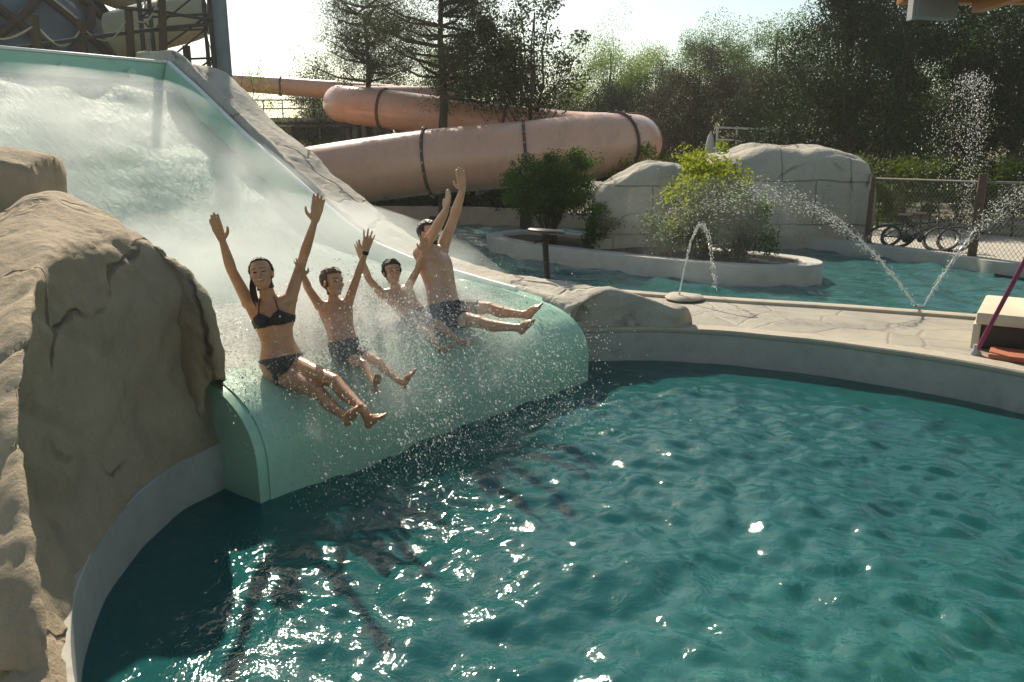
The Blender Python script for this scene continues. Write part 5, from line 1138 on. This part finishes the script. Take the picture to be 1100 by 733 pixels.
# mist hanging over the slide, and by the jets
def mist(name,label,me,dens,sc,lo,hi,seed,aniso=.25):
    m,nt,out=new_mat('mist_'+str(seed)); L=nt.links; v=nd(nt,'VolumePrincipled'); v.inputs['Color'].default_value=(.96,.97,.95,1); v.inputs['Anisotropy'].default_value=aniso
    g=nd(nt,'NewGeometry'); mp=nd(nt,'Mapping'); mp.inputs['Location'].default_value=(seed*3.1,seed*1.3,0); L.new(g.outputs['Position'],mp.inputs[0])
    n=nd(nt,'TexNoise',Scale=sc,Detail=2,Roughness=.5,Distortion=.5); L.new(mp.outputs[0],n.inputs['Vector'])
    r=nd(nt,'MapRange'); r.inputs[1].default_value=lo; r.inputs[2].default_value=hi; r.inputs[3].default_value=0; r.inputs[4].default_value=dens; r.interpolation_type='SMOOTHSTEP'; L.new(n.outputs[0],r.inputs[0])
    L.new(r.outputs[0],v.inputs['Density']); L.new(v.outputs[0],out.inputs['Volume']); o=link(name,me,m); tag(o,label,'mist',kind='stuff'); return o
rows=[]
for s,h in ((.6,.05),(1.0,.35),(1.6,.75),(2.4,.95),(3.6,.95),(5,.85),(6.4,.7),(7.4,.35),(7.8,.05)):
    z=zsurf(max(s,.3))+.01; r=[]
    for j in range(14):
        a=2*math.pi*j/14; r.append(tuple(sp(s,SW/2+math.cos(a)*(SW/2+.0 if s>.5 else 1.7),z+h*.5+math.sin(a)*h*.5)))
    rows.append(r+[r[0]])
g=loft(rows,3,1)[:, :-1]; n=14; F=grid_faces(g.shape[0],n,True).tolist()
mb=MB().add(g.reshape(-1,3).tolist(),F+[list(range(n-1,-1,-1)),[(g.shape[0]-1)*n+i for i in range(n)]]); o=mb.build('tmp',None); me=o.data; bpy.data.objects.remove(o)
mist('spray_mist','pale drifting spray mist over the slide surface',me,.75,.85,.34,.68,6)
rows=[]
for s,h in ((-.4,.1),(.0,.45),(.5,.55),(1.1,.6),(1.8,.5),(2.5,.1)):
    z=zsurf(max(s,.1))-.1; r=[]
    for j in range(14):
        a=2*math.pi*j/14; r.append(tuple(sp(s,2.25+math.cos(a)*1.45,z+h*.45+math.sin(a)*h*.5)))
    rows.append(r+[r[0]])
g=loft(rows,3,1)[:, :-1]; F=grid_faces(g.shape[0],n,True).tolist()
mb=MB().add(g.reshape(-1,3).tolist(),F+[list(range(n-1,-1,-1)),[(g.shape[0]-1)*n+i for i in range(n)]]); o=mb.build('tmp',None); me2=o.data; bpy.data.objects.remove(o)
mist('splash_mist','soft white veil of splash around the riders\' hips and legs',me2,.95,2.0,.38,.64,14)
bm=bmesh.new(); bmesh.ops.create_icosphere(bm,subdivisions=3,radius=1); me=bpy.data.meshes.new('m'); bm.to_mesh(me); bm.free(); me.transform(Matrix.Translation((3.0,12.4,1.15))@Matrix.Diagonal((1.7,1.6,.8,1)))
mist('jet_mist','faint mist around the jets over the island planter',me,.05,1.4,.38,.65,9)
# thin sunlit air
bm=bmesh.new(); bmesh.ops.create_cube(bm,size=2); me=bpy.data.meshes.new('haze'); bm.to_mesh(me); bm.free(); me.transform(Matrix.Translation((0,20,6))@Matrix.Diagonal((60,75,8.5,1)))
m,nt,out=new_mat('haze_air'); v=nd(nt,'VolumePrincipled'); v.inputs['Density'].default_value=.0007; v.inputs['Color'].default_value=(.95,.95,.92,1); v.inputs['Anisotropy'].default_value=.5; nt.links.new(v.outputs[0],out.inputs['Volume'])
HAZE=True
if HAZE: tag(link('haze',me,m),'thin pale sunlit haze over the water park','haze',kind='stuff')
